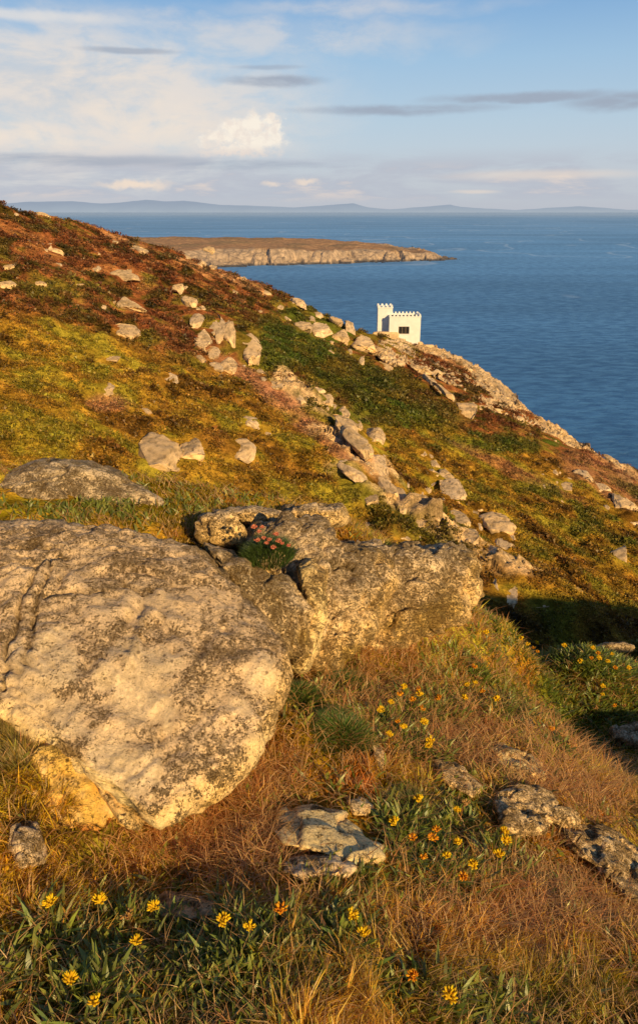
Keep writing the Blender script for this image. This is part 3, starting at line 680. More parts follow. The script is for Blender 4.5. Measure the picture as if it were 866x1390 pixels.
HR = [
 (12,363,18,9,0,'squarish pale stone at the far left edge, high in the heather'),
 (10,388,26,11,.1,'pale stone at the left edge just under the squarish one'),
 (164,375,46,13,.2,'long pale slab in heather high on the left slope'),
 (131,366,12,9,0,'small stone just left of the long pale slab'),
 (75,341,24,6,.3,'thin strip of stone in the heather high on the left'),
 (60,292,20,5,.3,'thin line of pale stone on the skyline nearest the left corner'),
 (18,291,14,5,.1,'tiny pale stone just under the skyline in the left corner'),
 (52,386,22,8,.2,'low stone right of the edge stones, in brown heather'),
 (253,349,17,7,.3,'pale stone on the skyline in front of the headland, leftmost of three'),
 (275,358,13,7,.3,'pale stone on the skyline in front of the headland, middle of three'),
 (289,364,11,6,.3,'pale stone on the skyline at the headland waterline, last of three'),
 (182,415,44,11,.5,'tilted strip of pale rock above the long grassy slope'),
 (170,451,42,13,.25,'pale ledge where the heather meets the left grass'),
 (148,487,32,7,.1,'low flat stone in the grass below the pale ledge'),
 (228,514,28,13,0,'loaf-shaped stone alone in the middle of the grass slope'),
 (143,528,26,12,.1,'rounded stone half sunk in reddish turf, left of the loaf-shaped one'),
 (198,558,16,7,.3,'small flat stone below the loaf-shaped one'),
 (212,613,58,42,.15,'large triangular boulder low on the grass slope'),
 (264,611,32,30,-.3,'upright boulder just right of the large triangular one'),
 (325,612,42,26,-.2,'split boulder, the right one of the three low on the grass slope'),
 (106,386,16,7,.1,'small stone midway between the edge stones and the tilted strip'),
 (105,412,20,7,.3,'faint low stone above the left grass'),
 (240,393,18,14,.3,'upper stone of the scatter above the big crag'),
 (256,410,26,14,.6,'slanting slab between the scatter and the big crag'),
 (285,340,16,6,.5,'thin stone in the heather just under the skyline'),
 (190,340,22,6,.5,'narrow stone in heather under the skyline left of the headland'),
 (130,345,12,6,.0,'small stone in the heather high left of the headland'),
 (268,437,18,22,.5,'top-left block of the big crag'),
 (276,462,24,26,.7,'leaning block at the left foot of the big crag'),
 (287,481,22,18,.4,'lower block at the left foot of the big crag'),
 (292,447,22,18,.3,'small middle block of the big crag'),
 (299,449,16,34,-.1,'tall thin slab in the middle of the big crag'),
 (312,452,14,34,-.15,'second tall slab of the big crag, right beside the thin one'),
 (334,476,40,36,.3,'massive right shoulder of the big crag'),
 (309,496,24,18,.4,'rounded block below the big crag'),
 (270,488,18,8,.4,'little slab at the lower left of the big crag'),
 (293,499,22,8,.5,'thin slab below the left foot of the crag'),
 (354,506,12,8,.4,'small stone below the massive shoulder'),
 (372,522,30,8,.5,'strip of rock leading down from the crag'),
 (390,524,16,15,0,'square-topped stone on the descending rib'),
 (405,541,34,8,.6,'narrow strip further down the descending rib'),
 (340,572,30,8,.6,'narrow stone strip in reddish turf on the grass slope'),
 (361,586,18,7,.6,'end of the narrow strip in the grass slope'),
 (316,396,14,5,.3,'pale stone on the skyline left of the tower'),
 (362,398,18,6,.3,'skyline stone halfway from the headland to the tower'),
 (404,412,24,8,.4,'skyline slab right of the halfway stone'),
 (378,418,14,7,.2,'small stone under the skyline slab'),
 (389,432,18,7,.3,'thin stone lower under the skyline slab'),
 (353,424,8,6,.0,'tiny stone in the heather above the crag'),
 (430,428,20,6,.3,'pale skyline stone right before the rocky shoulder'),
 (413,445,26,14,.3,'left block of the rocky shoulder on the way to the tower'),
 (436,450,34,16,.5,'middle block of the rocky shoulder on the way to the tower'),
 (462,458,24,17,.3,'right block of the rocky shoulder on the way to the tower'),
 (475,447,12,20,.05,'upright pointed stone on the skyline left of the tower'),
 (456,436,24,8,.6,'thin slab leaning on the skyline before the upright stone'),
 (495,468,40,15,.45,'broad slab below the upright pointed stone'),
 (516,480,26,14,.5,'lower end of the broad slab under the tower'),
 (490,491,11,12,.1,'small block under the broad slab'),
 (525,498,20,12,.4,'rounded block below the tower rocks'),
 (474,479,8,10,.4,'tiny stone in heather left of the small block'),
 (449,478,12,5,.2,'thin flat stone in heather under the rocky shoulder'),
 (432,531,24,7,.2,'flat stone in the bracken below the shoulder'),
 (442,542,24,13,.2,'rough block in the bracken just below the flat stone'),
 (466,562,20,14,.9,'leaning slab above the long rocky spine'),
 (494,565,10,8,.0,'small stone right of the leaning slab'),
 (511,592,26,20,.2,'angular boulder with a shaded side near the spine'),
 (484,600,60,16,.85,'upper slab of the long rocky spine'),
 (470,585,44,11,.7,'thin left layer of the long rocky spine'),
 (510,628,46,18,1.0,'middle slab of the long rocky spine'),
 (478,640,60,14,.8,'left parallel slab of the long rocky spine'),
 (524,656,40,18,1.0,'lower slab of the long rocky spine'),
 (502,672,34,14,.9,'low left slab of the long rocky spine'),
 (540,680,24,38,-.2,'tall block with a dark shaded face at the foot of the spine'),
 (572,682,18,22,.1,'upper stone of a stacked pair below the spine'),
 (569,704,20,26,.1,'lower stone of a stacked pair below the spine'),
 (602,649,26,22,.2,'pointed top boulder of the middle cluster'),
 (585,655,18,16,.2,'left stone of the middle cluster'),
 (614,668,26,26,.3,'lower right boulder of the middle cluster'),
 (580,668,14,10,.3,'low left stone of the middle cluster'),
 (572,615,12,9,.0,'single small stone in grass above the middle cluster'),
 (590,630,16,6,.6,'thin stone between single stone and middle cluster'),
 (622,702,30,12,.6,'flat slab under the middle cluster'),
 (648,690,20,6,.4,'thin light stone right of the flat slab'),
 (672,712,38,24,.4,'big weathered block above the lower stones'),
 (637,729,26,18,.3,'blocky stone left of the big weathered block'),
 (648,716,12,14,.3,'small stone touching the big weathered block'),
 (680,735,28,16,.7,'slab leaning below the big weathered block'),
 (690,727,12,14,.1,'small upright stone right of the big weathered block'),
 (502,717,14,14,.1,'small rounded stone just above the outcrop'),
 (544,728,22,10,.1,'oval stone just above the outcrop, left of a pair'),
 (565,731,16,8,.1,'oval stone just above the outcrop, right of a pair'),
 (678,756,34,18,.6,'flat-faced block above the shadow edge'),
 (708,782,20,7,.8,'thin slab end pointing at the shadow'),
 (668,800,14,22,.1,'upright stone at the right end of the outcrop'),
 (688,808,28,26,.3,'rounded block right of the outcrop end'),
 (734,818,34,14,.2,'low stone at the shadow edge'),
 (842,757,18,24,.1,'lone squarish boulder at the right edge of the slope'),
 (633,558,30,20,.5,'large blunt rock below the cliff top heather'),
 (584,518,30,7,.6,'thin ledge below the cliff top right of the tower'),
 (604,533,36,7,.7,'second thin ledge below the cliff top'),
 (790,645,32,9,.35,'pale slab in heather at upper right'),
 (767,661,22,11,.3,'rounded stone left under the pale slab'),
 (816,664,24,10,.4,'slab below the pale slab toward the right edge'),
 (843,684,34,16,.6,'broad smooth slab near the right edge'),
 (856,706,24,8,.5,'lower lip of the broad smooth slab'),
 (752,643,10,7,.2,'tiny stone in heather left of the pale slab'),
 (838,632,12,6,.5,'little stone on the skyline at far right'),
 (826,622,16,6,.5,'skyline stone left of the far right one'),
 (736,662,8,6,.5,'tiny pale stone in the olive grass at right'),
 (760,640,6,5,.5,'tiniest stone right of the bracken band'),
]
for i, (cx, cy, w, h, a, lab) in enumerate(HR):
    hill_rock(cx, cy, w * 1.1, h * 1.16, lab, a, seed=i + 1, name='boulder' if w > 28 and h > 16 else 'stone')
# broken fragments scattered round the crags, nothing tells them apart
frag = []
for (ax, ay, bx, by, sp, k) in [(255, 400, 345, 500, 14, 16), (355, 508, 460, 570, 9, 14), (470, 575, 555, 700, 22, 34), (420, 440, 545, 500, 12, 20), (560, 640, 700, 800, 26, 34), (590, 520, 680, 560, 10, 12), (740, 640, 860, 700, 14, 12), (20, 300, 240, 420, 45, 22), (250, 345, 420, 420, 8, 12)]:
    for _ in range(k):
        q = random.random(); frag.append((ax + (bx - ax) * q + random.gauss(0, sp * .6), ay + (by - ay) * q + random.gauss(0, sp * .6), random.uniform(5, 13)))
_P, _t = unp([f[0] for f in frag], [f[1] + f[2] * .5 for f in frag])
frag = [f for f, P_, t_ in zip(frag, _P, _t) if t_ < 175 and P_[1] < np.interp(P_[0], RIX, RIY) - 1.5 and t_ > 20]
for i, (fx, fy, fw) in enumerate(frag):
    hill_rock(fx, fy, fw, fw * random.uniform(.45, .8), 'small loose fragment of pale rock scattered on the hillside', random.uniform(0, .8), seed=400 + i, name='stone_fragment')
# cliff outcrops right of the tower
CL = [([(552,474),(575,470),(600,476),(632,494),(655,512),(640,530),(612,524),(585,508),(560,500),(545,488)], 'cracked golden crag directly below the tower'),
      ([(596,478),(620,484),(652,502),(690,528),(708,548),(690,560),(660,548),(630,520),(605,500)], 'upper rock face on the cliff edge right of the tower'),
      ([(640,524),(668,530),(700,548),(738,574),(752,590),(735,596),(700,582),(668,562),(640,545)], 'middle rock face on the cliff edge above the heather'),
      ([(735,580),(752,584),(775,596),(792,606),(785,612),(756,604),(738,596)], 'last low rock on the descending cliff edge'),
      ([(520,462),(545,460),(562,470),(556,490),(536,498),(515,486),(508,470)], 'broken rocks at the foot of the tower wall')]
for i, (p, lab) in enumerate(CL):
    hill_rock(0, 0, 60, 30, lab, seed=200 + i, name='crag', poly=p)

# ------------------------------------------------------------------ the white tower
def build_tower():
    bx, by = 548, 468
    t = float(hill_t(547, 462)); 
    P = ray(548, 467) * t; s = t / 1000.   # metres per picture unit
    gz = P[2]
    root = empty('castellated_tower', (P[0], P[1], gz), R(0))
    tag(root, 'small white castellated tower on the cliff edge above the sea', 'tower')
    white = mat_plain('white_limewash', (.82, .84, .86), .8, .07, 1.2, .02)
    wd = mat_plain('window_frame_paint', (.25, .18, .13), .6); st = mat_plain('tower_stone', (.42, .31, .2), .9, .4, 2.0, .05)
    m, nt = newmat('window_glass'); g = N(nt); p = g.n('ShaderNodeBsdfPrincipled', ins={'Base Color': (.03, .03, .035, 1), 'Roughness': .12}); g.n('ShaderNodeOutputMaterial', ins={0: p.outputs[0]}); glass = m
    def box(bm, x0, x1, y0, y1, z0, z1):
        r = bmesh.ops.create_cube(bm, size=1)
        for v in r['verts']: v.co = Vector(((x0 + x1) / 2 + v.co.x * (x1 - x0), (y0 + y1) / 2 + v.co.y * (y1 - y0), (z0 + z1) / 2 + v.co.z * (z1 - z0)))
    X = lambda px: (px - 548) * s
    Z = lambda py: (467 - py) * s
    D = 4.6   # depth of main block
    # main block: four walls around a window opening
    x0, x1 = X(527.5), X(569.5); zt = Z(431); zb = -3.0
    wx0, wx1, wz0, wz1 = X(540), X(554.5), Z(453.5), Z(443.5)
    bm = bmesh.new(); th = .45
    box(bm, x0, wx0, 0, th, zb, zt); box(bm, wx1, x1, 0, th, zb, zt); box(bm, wx0, wx1, 0, th, zb, wz0); box(bm, wx0, wx1, 0, th, wz1, zt)
    box(bm, x0, x0 + th, th, D, zb, zt); box(bm, x1 - th, x1, th, D, zb, zt); box(bm, x0 + th, x1 - th, D - th, D, zb, zt)
    bm_obj('wall', bm, white, root)
    bm = bmesh.new(); box(bm, x0 + th, x1 - th, th, D - th, zt - .35, zt - .1); bm_obj('flat_roof', bm, mat_plain('roof_felt', (.15, .14, .13)), root)
    # string course and battlements
    bm = bmesh.new(); box(bm, x0 - .06, x1 + .06, -.06, .28, zt, zt + .14); box(bm, x0 - .06, x1 + .06, D - .28, D + .06, zt, zt + .14); box(bm, x0 - .06, x0 + .28, .28, D - .28, zt, zt + .14); box(bm, x1 - .28, x1 + .06, .28, D - .28, zt, zt + .14)
    bm_obj('parapet', bm, white, root)
    def merlon(xa, xb, ya, yb, z):
        bm = bmesh.new(); box(bm, xa, xb, ya, yb, z, z + .30)
        r = bmesh.ops.create_cone(bm, cap_ends=True, segments=4, radius1=.7, radius2=0, depth=1)
        cx, cy = (xa + xb) / 2, (ya + yb) / 2
        for v in r['verts']:
            q = v.co.copy(); q.rotate(__import__('mathutils').Euler((0, 0, R(45)))); v.co = Vector((cx + q.x * (xb - xa), cy + q.y * (yb - ya), z + .30 + .06 + q.z * .12))
        bm_obj('merlon', bm, white, root)
    n = 9; zt2 = zt + .14
    for k in range(n):
        a = x0 + (x1 - x0 - .36) * k / (n - 1); merlon(a, a + .36, -.04, .26, zt2)
    for k in range(n):
        a = x0 + (x1 - x0 - .36) * k / (n - 1); merlon(a, a + .36, D - .26, D + .04, zt2)
    for k in range(1, 6):
        a = .26 + (D - .52) * k / 6 - .18
        merlon(x1 - .26, x1 + .04, a, a + .36, zt2)
    # window with frame, mullions and pane, and a pale lintel above
    fr = bmesh.new(); f = .09
    box(fr, wx0, wx1, .16, .26, wz1 - f, wz1); box(fr, wx0, wx1, .16, .26, wz0, wz0 + f); box(fr, wx0, wx0 + f, .16, .26, wz0 + f, wz1 - f); box(fr, wx1 - f, wx1, .16, .26, wz0 + f, wz1 - f)
    for q in (.36, .68):
        xm = wx0 + (wx1 - wx0) * q; box(fr, xm - .04, xm + .04, .17, .25, wz0 + f, wz1 - f)
    w = bm_obj('window', fr, wd, root)
    pb = bmesh.new(); box(pb, wx0 + f, wx1 - f, .20, .22, wz0 + f, wz1 - f); bm_obj('pane', pb, glass, w)
    sb = bmesh.new(); box(sb, wx0 - .12, wx1 + .12, -.10, .14, wz0 - .14, wz0 - .004); bm_obj('sill', sb, white, w)
    # turret rising behind the left corner, set back from the front
    tx0, tx1 = X(513), X(533); ty0, ty1 = 2.4, 2.4 + 3.0
    bm = bmesh.new(); tz_ = Z(421)
    box(bm, tx0, x0 - .003, ty0, ty1, zb, tz_); box(bm, x0 - .002, tx1, ty0 + .002, ty1 - .002, zt + .16, tz_ - .001)
    bm_obj('turret', bm, white, root)
    bm = bmesh.new(); box(bm, tx0 - .08, tx1 + .08, ty0 - .08, ty1 + .08, tz_, tz_ + .16); bm_obj('turret_cornice', bm, white, root)
    for k in range(4):
        a = tx0 + (tx1 - tx0 - .42) * k / 3; merlon(a, a + .42, ty0 - .05, ty0 + .25, tz_ + .16); merlon(a, a + .42, ty1 - .25, ty1 + .05, tz_ + .16)
    for k in (1, 2):
        a = ty0 + .2 + (ty1 - ty0 - .9) * k / 3; merlon(tx0 - .05, tx0 + .25, a, a + .4, tz_ + .16); merlon(tx1 - .25, tx1 + .05, a, a + .4, tz_ + .16)
    # low stone pillar and wall at the right foot
    d = s
    U, F = ico(4)
    def blk(name, px0, px1, py0, py1, dep, lab):
        V = np.sign(U) * np.abs(U) ** .35; V = V * np.array([(px1 - px0) * s / 2, dep / 2, (py1 - py0) * s / 2])
        V = V + .06 * np.stack([fbm(V * 2 + k * 9, 3, k) for k in range(3)], -1)
        c = np.tile(ROCKC, (len(V), 1)) * (1 + .3 * fbm(V * 3, 3, 4))[:, None]
        o = mesh_from(name, V, F, M_ROCKH, col=c); o.location = (P[0] + X((px0 + px1) / 2), P[1] + .2, gz + Z((py0 + py1) / 2)); tag(o, lab, 'wall')
    blk('stone_pillar', 567, 573.5, 464, 475, .9, 'short squared stone pillar at the right foot of the white tower')
    blk('dry_stone_wall', 573, 589, 468, 475, 1.0, 'low dry stone wall running right from the white tower')
    blk('dry_stone_wall', 505, 541, 450.5, 462, 1.2, 'rough stone wall bank in front of the left side of the tower')
build_tower()

# ------------------------------------------------------------------ vegetation builders
def leaf_mesh(P, Hh, W, az, lean, C, seg=2, curve=.6, twist=True):
    """grass blades as one triangle mesh: roots P, height, width, azimuth of lean, lean amount, colours"""
    n = len(P); L = seg + 1
    dirx, diry = np.cos(az), np.sin(az); wa = rng.uniform(0, 2 * np.pi, n)
    wx, wy = np.cos(wa), np.sin(wa)
    V = np.zeros((n, 2 * seg + 1, 3)); Cc = np.zeros((n, 2 * seg + 1, 3))
    for k in range(seg + 1):
        s = k / seg; out = lean * (s ** (1 + curve)) * Hh; up = Hh * s * (1 - .35 * lean * s)
        cx = P[:, 0] + dirx * out; cy = P[:, 1] + diry * out; cz = P[:, 2] + up
        ww = W * (1 - s * .55) / 2 if k < seg else 0 * W
        sh = (.45 + .65 * s)
        if k < seg:
            V[:, 2 * k, 0] = cx - wx * ww; V[:, 2 * k, 1] = cy - wy * ww; V[:, 2 * k, 2] = cz
            V[:, 2 * k + 1, 0] = cx + wx * ww; V[:, 2 * k + 1, 1] = cy + wy * ww; V[:, 2 * k + 1, 2] = cz
            Cc[:, 2 * k] = Cc[:, 2 * k + 1] = C * (.72 + .28 * s)  # root shade put into the colour: blades darker towards the base
        else:
            V[:, 2 * k, 0] = cx; V[:, 2 * k, 1] = cy; V[:, 2 * k, 2] = cz; Cc[:, 2 * k] = C
    b = (np.arange(n) * (2 * seg + 1))[:, None]; T = []
    for k in range(seg - 1):
        a = 2 * k; T += [[a, a + 1, a + 3], [a, a + 3, a + 2]]
    T += [[2 * seg - 2, 2 * seg - 1, 2 * seg]]
    F = (b[:, :, None] + np.array(T)[None]).reshape(-1, 3)
    return V.reshape(-1, 3), F, Cc.reshape(-1, 3)
def inpoly(px, py, poly, grow=1.0):
    P = np.array(poly, float); c = P.mean(0); P = c + (P - c) * grow
    ins = np.zeros(len(px), bool)
    for a, b in zip(P, np.roll(P, -1, 0)):
        cc = ((a[1] > py) != (b[1] > py)); t = (b[0] - a[0]) * (py - a[1]) / (b[1] - a[1] + 1e-12) + a[0]; ins ^= cc & (px < t)
    return ins
ROCKPOLY = [(BIG, .955), ([(470, 752), (500, 741), (634, 748), (652, 795), (645, 815), (560, 850), (470, 870)], .95), ([(322, 742), (345, 715), (390, 705), (455, 735), (520, 790), (500, 840), (440, 880), (400, 830)], .95),
            ([(368, 1128), (382, 1098), (420, 1092), (470, 1104), (528, 1150), (520, 1168), (470, 1172), (385, 1148)], .96), ([(380, 1170), (460, 1166), (486, 1176), (470, 1190), (385, 1186)], .9),
            ([(200, 1222), (225, 1208), (262, 1212), (300, 1228), (305, 1244), (215, 1244)], .9), ([(588, 1034), (620, 1032), (655, 1070), (640, 1084), (594, 1052)], .9),
            ([(662, 1020), (676, 1008), (722, 1026), (742, 1048), (700, 1048)], .9), ([(669, 1085), (678, 1072), (730, 1076), (784, 1106), (738, 1126), (680, 1130)], .93),
            ([(762, 1118), (820, 1122), (880, 1165), (900, 1210), (860, 1232), (800, 1172)], .93), ([(45, 1018), (95, 1030), (130, 1060), (165, 1125), (118, 1128)], .9),
            ([(268, 735), (300, 742), (345, 775), (395, 790), (425, 830), (428, 880), (385, 900), (330, 800)], .95), ([(0, 668), (30, 656), (95, 668), (60, 692)], .9), ([(0, 648), (70, 630), (155, 640), (205, 680), (0, 690)], .9),
            ([(268, 700), (315, 695), (326, 738), (272, 732)], .9), ([(16, 1122), (52, 1116), (60, 1165), (20, 1160)], .9)]
def near_roots(n, rmax=7.5, rmin=.75, azm=48):
    n = int(n * 1.55)
    az = R(1) * rng.uniform(-azm, azm, n); r = np.exp(rng.uniform(math.log(rmin), math.log(rmax), n))
    x = np.sin(az) * r; y = np.cos(az) * r; z = height(x, y)
    px, py, d = proj(np.stack([x, y, z], -1)); keep = (d > .1) & (py < 1460) & (px > -600) & (px < 1250) & (y < np.interp(x, CRX, CRY) + .9)
    for poly, gr in ROCKPOLY: keep &= ~inpoly(px, py, poly, gr)
    return x[keep], y[keep], z[keep], px[keep], py[keep], d[keep]

def build_grass():
    # fine, mixed dry and green grass
    x, y, z, px, py, d = near_roots(420000)
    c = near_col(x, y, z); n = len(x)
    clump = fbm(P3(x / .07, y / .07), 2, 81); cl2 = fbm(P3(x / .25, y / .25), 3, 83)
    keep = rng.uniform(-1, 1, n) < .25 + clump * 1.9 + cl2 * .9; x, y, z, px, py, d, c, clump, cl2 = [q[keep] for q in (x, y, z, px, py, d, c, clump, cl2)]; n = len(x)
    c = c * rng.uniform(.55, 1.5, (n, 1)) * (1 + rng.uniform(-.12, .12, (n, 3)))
    dry = rng.uniform(0, 1, n) < .26; c[dry] = np.array((.92, .60, .24)) * rng.uniform(.6, 1.15, (dry.sum(), 1))
    h = .85 * (.020 + .040 * cl2.clip(-.5, 1) + .025 * rng.uniform(0, 1, n)) * (1 + .9 * (rng.uniform(0, 1, n) < .06)); h *= np.interp(d, [1, 3, 6], [1.0, 1.1, 1.6])
    h *= 1 - .6 * np.exp(-((px - 60) / 260) ** 2 - ((py - 680) / 40) ** 2)
    # longer in the lower left
    h *= 1 + .5 * np.exp(-((px - 60) / 90) ** 2 - ((py - 1190) / 110) ** 2)
    w = np.interp(d, [1, 2, 4, 8], [.0034, .0044, .0065, .011]) * rng.uniform(.7, 1.3, n)
    flow = 2.2 + 6 * fbm(P3(x / .13, y / .13), 2, 87); az = flow + rng.normal(0, .6, n)
    lean = np.clip(rng.normal(.75, .35, n), .1, 1.6)
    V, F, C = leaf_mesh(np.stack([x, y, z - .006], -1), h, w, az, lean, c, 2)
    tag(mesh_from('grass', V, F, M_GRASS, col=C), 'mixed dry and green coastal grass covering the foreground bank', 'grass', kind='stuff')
    # dead matted straw lying flat
    x, y, z, px, py, d = near_roots(150000); n = len(x)
    m = np.exp(-(((px - 560) / 110) ** 2 + ((py - 880) / 70) ** 2)) + np.exp(-(((px - 280) / 110) ** 2 + ((py - 1140) / 45) ** 2)) + np.exp(-(((px - 620) / 90) ** 2 + ((py - 1010) / 45) ** 2)) + np.exp(-(((px - 780) / 90) ** 2 + ((py - 1070) / 50) ** 2)) + np.exp(-(((px - 330) / 60) ** 2 + ((py - 1080) / 70) ** 2)) + .8 * np.exp(-(((px - 740) / 130) ** 2 + ((py - 1240) / 60) ** 2)) + .5 * np.exp(-(((px - 830) / 50) ** 2 + ((py - 935) / 18) ** 2)) + .10 + .4 * np.exp(-(((px - 500) / 60) ** 2 + ((py - 900) / 60) ** 2))
    k = rng.uniform(0, 1, n) < np.clip(m, 0, 1); x, y, z, d, px, py = [q[k] for q in (x, y, z, d, px, py)]; n = len(x)
    c = blend(np.tile(np.array((.95, .60, .25)), (n, 1)), rng.uniform(0, 1, n) ** 2, (.70, .28, .09)) * rng.uniform(.6, 1.25, (n, 1))
    h = rng.uniform(.03, .075, n) * np.interp(d, [1, 4], [.9, 1.4]); w = np.interp(d, [1, 2, 4, 8], [.0022, .003, .0045, .008])
    V, F, C = leaf_mesh(np.stack([x, y, z + .004], -1), h, w, rng.uniform(0, 6.28, n), np.clip(rng.normal(1.2, .35, n), .3, 2), c, 3)
    tag(mesh_from('dry_grass', V, F, M_GRASS, col=C), 'matted dead straw and dry stems lying between the rocks', 'grass', kind='stuff')
    # low broad-leaved herbs
    x, y, z, px, py, d = near_roots(170000); n = len(x)
    m = .05 + 0 * x
    for cx, cy, rx, ry, w_ in [(300, 1270, 210, 55, .7), (430, 1350, 430, 50, .4), (470, 1215, 60, 35, .7), (610, 1120, 70, 70, .75), (560, 970, 60, 45, .7), (640, 955, 60, 28, .8), (800, 965, 80, 35, .7), (820, 910, 60, 22, .6), (130, 690, 170, 22, 1.0), (290, 930, 30, 30, .3), (470, 950, 60, 60, .3), (700, 880, 50, 20, .4), (640, 1180, 60, 30, .5)]:
        m = np.maximum(m, w_ * np.exp(-(((px - cx) / rx) ** 2 + ((py - cy) / ry) ** 2)))
    k = rng.uniform(0, 1, n) < m * (.6 + 1.5 * fbm(P3(x / .12, y / .12), 2, 91)); x, y, z, d = [q[k] for q in (x, y, z, d)]; n = len(x)
    c = blend(np.tile(np.array((.20, .27, .035)), (n, 1)), rng.uniform(0, 1, n), (.48, .48, .08)) * rng.uniform(.6, 1.2, (n, 1))
    h = rng.uniform(.022, .052, n); w = h * rng.uniform(.2, .34, n)
    V, F, C = leaf_mesh(np.stack([x, y, z], -1), h, w, rng.uniform(0, 6.28, n), rng.uniform(.3, 1.1, n), c, 3, .4)
    tag(mesh_from('herb_leaves', V, F, M_LEAF, col=C), 'low green herb leaves carpeting the hollows of the bank', 'ground cover', kind='stuff')
build_grass()

def build_hill_veg():
    n = 120000
    az = R(1) * rng.uniform(-29, 29, n); r = np.exp(rng.uniform(math.log(26), math.log(168), n))
    x = np.sin(az) * r; y = np.cos(az) * r; w = y - np.interp(x, RIX, RIY); z = height(x, y)
    rm = rock_mask(x, y)
    k = (w < 1.0) & (rng.uniform(0, 1, n) > rm * .93)
    qx, qy, _ = proj(np.stack([x, y, z], -1))
    for (cx, cy, ww, hh) in HROCKS:
        if ww > 70: continue
        k &= ~((np.abs(qx - cx) < ww * .5 + .5) & (qy > cy - hh * .55) & (qy < cy + hh * .5 + 1.0))
    x, y, z, r = x[k], y[k], z[k], r[k]; n = len(x)
    c = hill_col(x, y, z); nn = fbm(P3(x / 3, y / 3), 3, 95)
    woody = (c[:, 0] < .215)     # heather and gorse stand taller than the turf
    R0 = np.where(woody, rng.uniform(.2, .6, n), rng.uniform(.12, .38, n)) * (1 + .5 * nn.clip(-.6, 1)) * np.interp(r, [26, 60, 150], [.62, .85, 1.25])
    def clumps(x, y, z, c, R0, nl, lo, hi, flat, var):
        n = len(x); m = n * nl
        u = rng.normal(0, 1, (n, nl, 3)); u /= np.linalg.norm(u, axis=2, keepdims=True); u[..., 2] = np.abs(u[..., 2]) * flat
        rad = rng.uniform(.6, 1.0, (n, nl, 1)); P = np.stack([x, y, z - .03], -1)[:, None] + u * rad * R0[:, None, None]
        P = P.reshape(-1, 3); s = (R0[:, None] * rng.uniform(lo, hi, (n, nl))).reshape(-1)
        a = rng.normal(0, 1, (m, 3)); b = rng.normal(0, 1, (m, 3)); a /= np.linalg.norm(a, axis=1, keepdims=True); b /= np.linalg.norm(b, axis=1, keepdims=True)
        V = np.stack([P - a * s[:, None] * .6, P + a * s[:, None] * .6, P + b * s[:, None]], 1).reshape(-1, 3)
        cc = c * rng.uniform(1 - var, 1 + var, (n, 1)) * (1 + rng.uniform(-.12, .12, (n, 3)))
        cc = np.repeat(cc, nl, 0) * rng.uniform(.6, 1.4, (m, 1)) * (.5 + .65 * u[..., 2].reshape(-1) / flat)[:, None]  # clump shade put into the colour: low leaves darker, tops lighter
        return V, np.repeat(cc, 3, 0)
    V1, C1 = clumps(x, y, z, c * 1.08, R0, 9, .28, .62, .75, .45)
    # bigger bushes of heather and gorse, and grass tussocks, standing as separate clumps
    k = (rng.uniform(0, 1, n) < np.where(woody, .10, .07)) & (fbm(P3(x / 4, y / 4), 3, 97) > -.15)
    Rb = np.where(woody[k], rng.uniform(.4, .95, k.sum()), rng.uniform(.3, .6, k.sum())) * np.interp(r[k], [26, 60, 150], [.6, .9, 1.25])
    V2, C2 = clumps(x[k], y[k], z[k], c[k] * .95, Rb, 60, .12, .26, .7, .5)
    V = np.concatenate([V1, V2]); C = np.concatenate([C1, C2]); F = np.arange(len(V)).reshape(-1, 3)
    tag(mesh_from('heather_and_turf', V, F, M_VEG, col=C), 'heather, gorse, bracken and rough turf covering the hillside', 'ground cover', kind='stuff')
build_hill_veg()

# ------------------------------------------------------------------ flowering plants
def petal_mat(name, c):
    m, nt = newmat(name); g = N(nt)
    inf = g.n('ShaderNodeNewGeometry').outputs['Random Per Island']
    cc = g.n('ShaderNodeHueSaturation', ins={'Color': c4(c), 'Hue': g.mr(inf, 0, 1, .475, .51, 'LINEAR'), 'Value': g.mr(inf, 0, 1, .75, 1.15, 'LINEAR')}).outputs[0]
    d = g.n('ShaderNodeBsdfDiffuse', ins={'Color': cc}).outputs[0]; t = g.n('ShaderNodeBsdfTranslucent', ins={'Color': cc}).outputs[0]
    g.n('ShaderNodeOutputMaterial', ins={0: g.n('ShaderNodeMixShader', ins={0: .3, 1: d, 2: t}).outputs[0]}); return m
M_YEL = petal_mat('yellow_petals', (.95, .68, .03)); M_ORG = petal_mat('orange_petals', (.88, .42, .03)); M_PNK = petal_mat('pink_petals', (.75, .27, .16)); M_FADED = petal_mat('faded_petals', (.55, .33, .12))
M_STEM = mat_plain('stem_green', (.14, .17, .05), .7)
def head_mesh(name, mat, rad, n=26, seed=0):
    """flower head: many small upturned hooded petals around a woolly cushion"""
    k = np.random.default_rng(seed); U, F = ico(1); Vs, Fs = [], []; b = 0
    for i in range(n):
        th = k.uniform(0, 6.28); ph = math.acos(1 - k.uniform(0, 1.05)); d = np.array((math.sin(ph) * math.cos(th), math.sin(ph) * math.sin(th), math.cos(ph) * .75))
        dn = d / np.linalg.norm(d); t1 = np.cross(dn, (0.3, .2, 1)); t1 /= np.linalg.norm(t1); t2 = np.cross(dn, t1)
        L = rad * k.uniform(.35, .6); w = rad * k.uniform(.13, .2)
        V = (U[:, :1] * t1 + U[:, 1:2] * t2 * .7) * w * (1 - .4 * U[:, 2:3]) + U[:, 2:3] * dn * L * .6 + d * rad * .72 + np.array((0, 0, .12 * rad)) * (U[:, 2:3] + 1)
        Vs.append(V); Fs.append(F + b); b += len(V)
    V = U * rad * .5 * np.array((1, 1, .8)); Vs.append(V); Fs.append(F + b)
    o = mesh_from(name, np.concatenate(Vs), np.concatenate(Fs), mat); me = o.data; bpy.data.objects.remove(o); return me
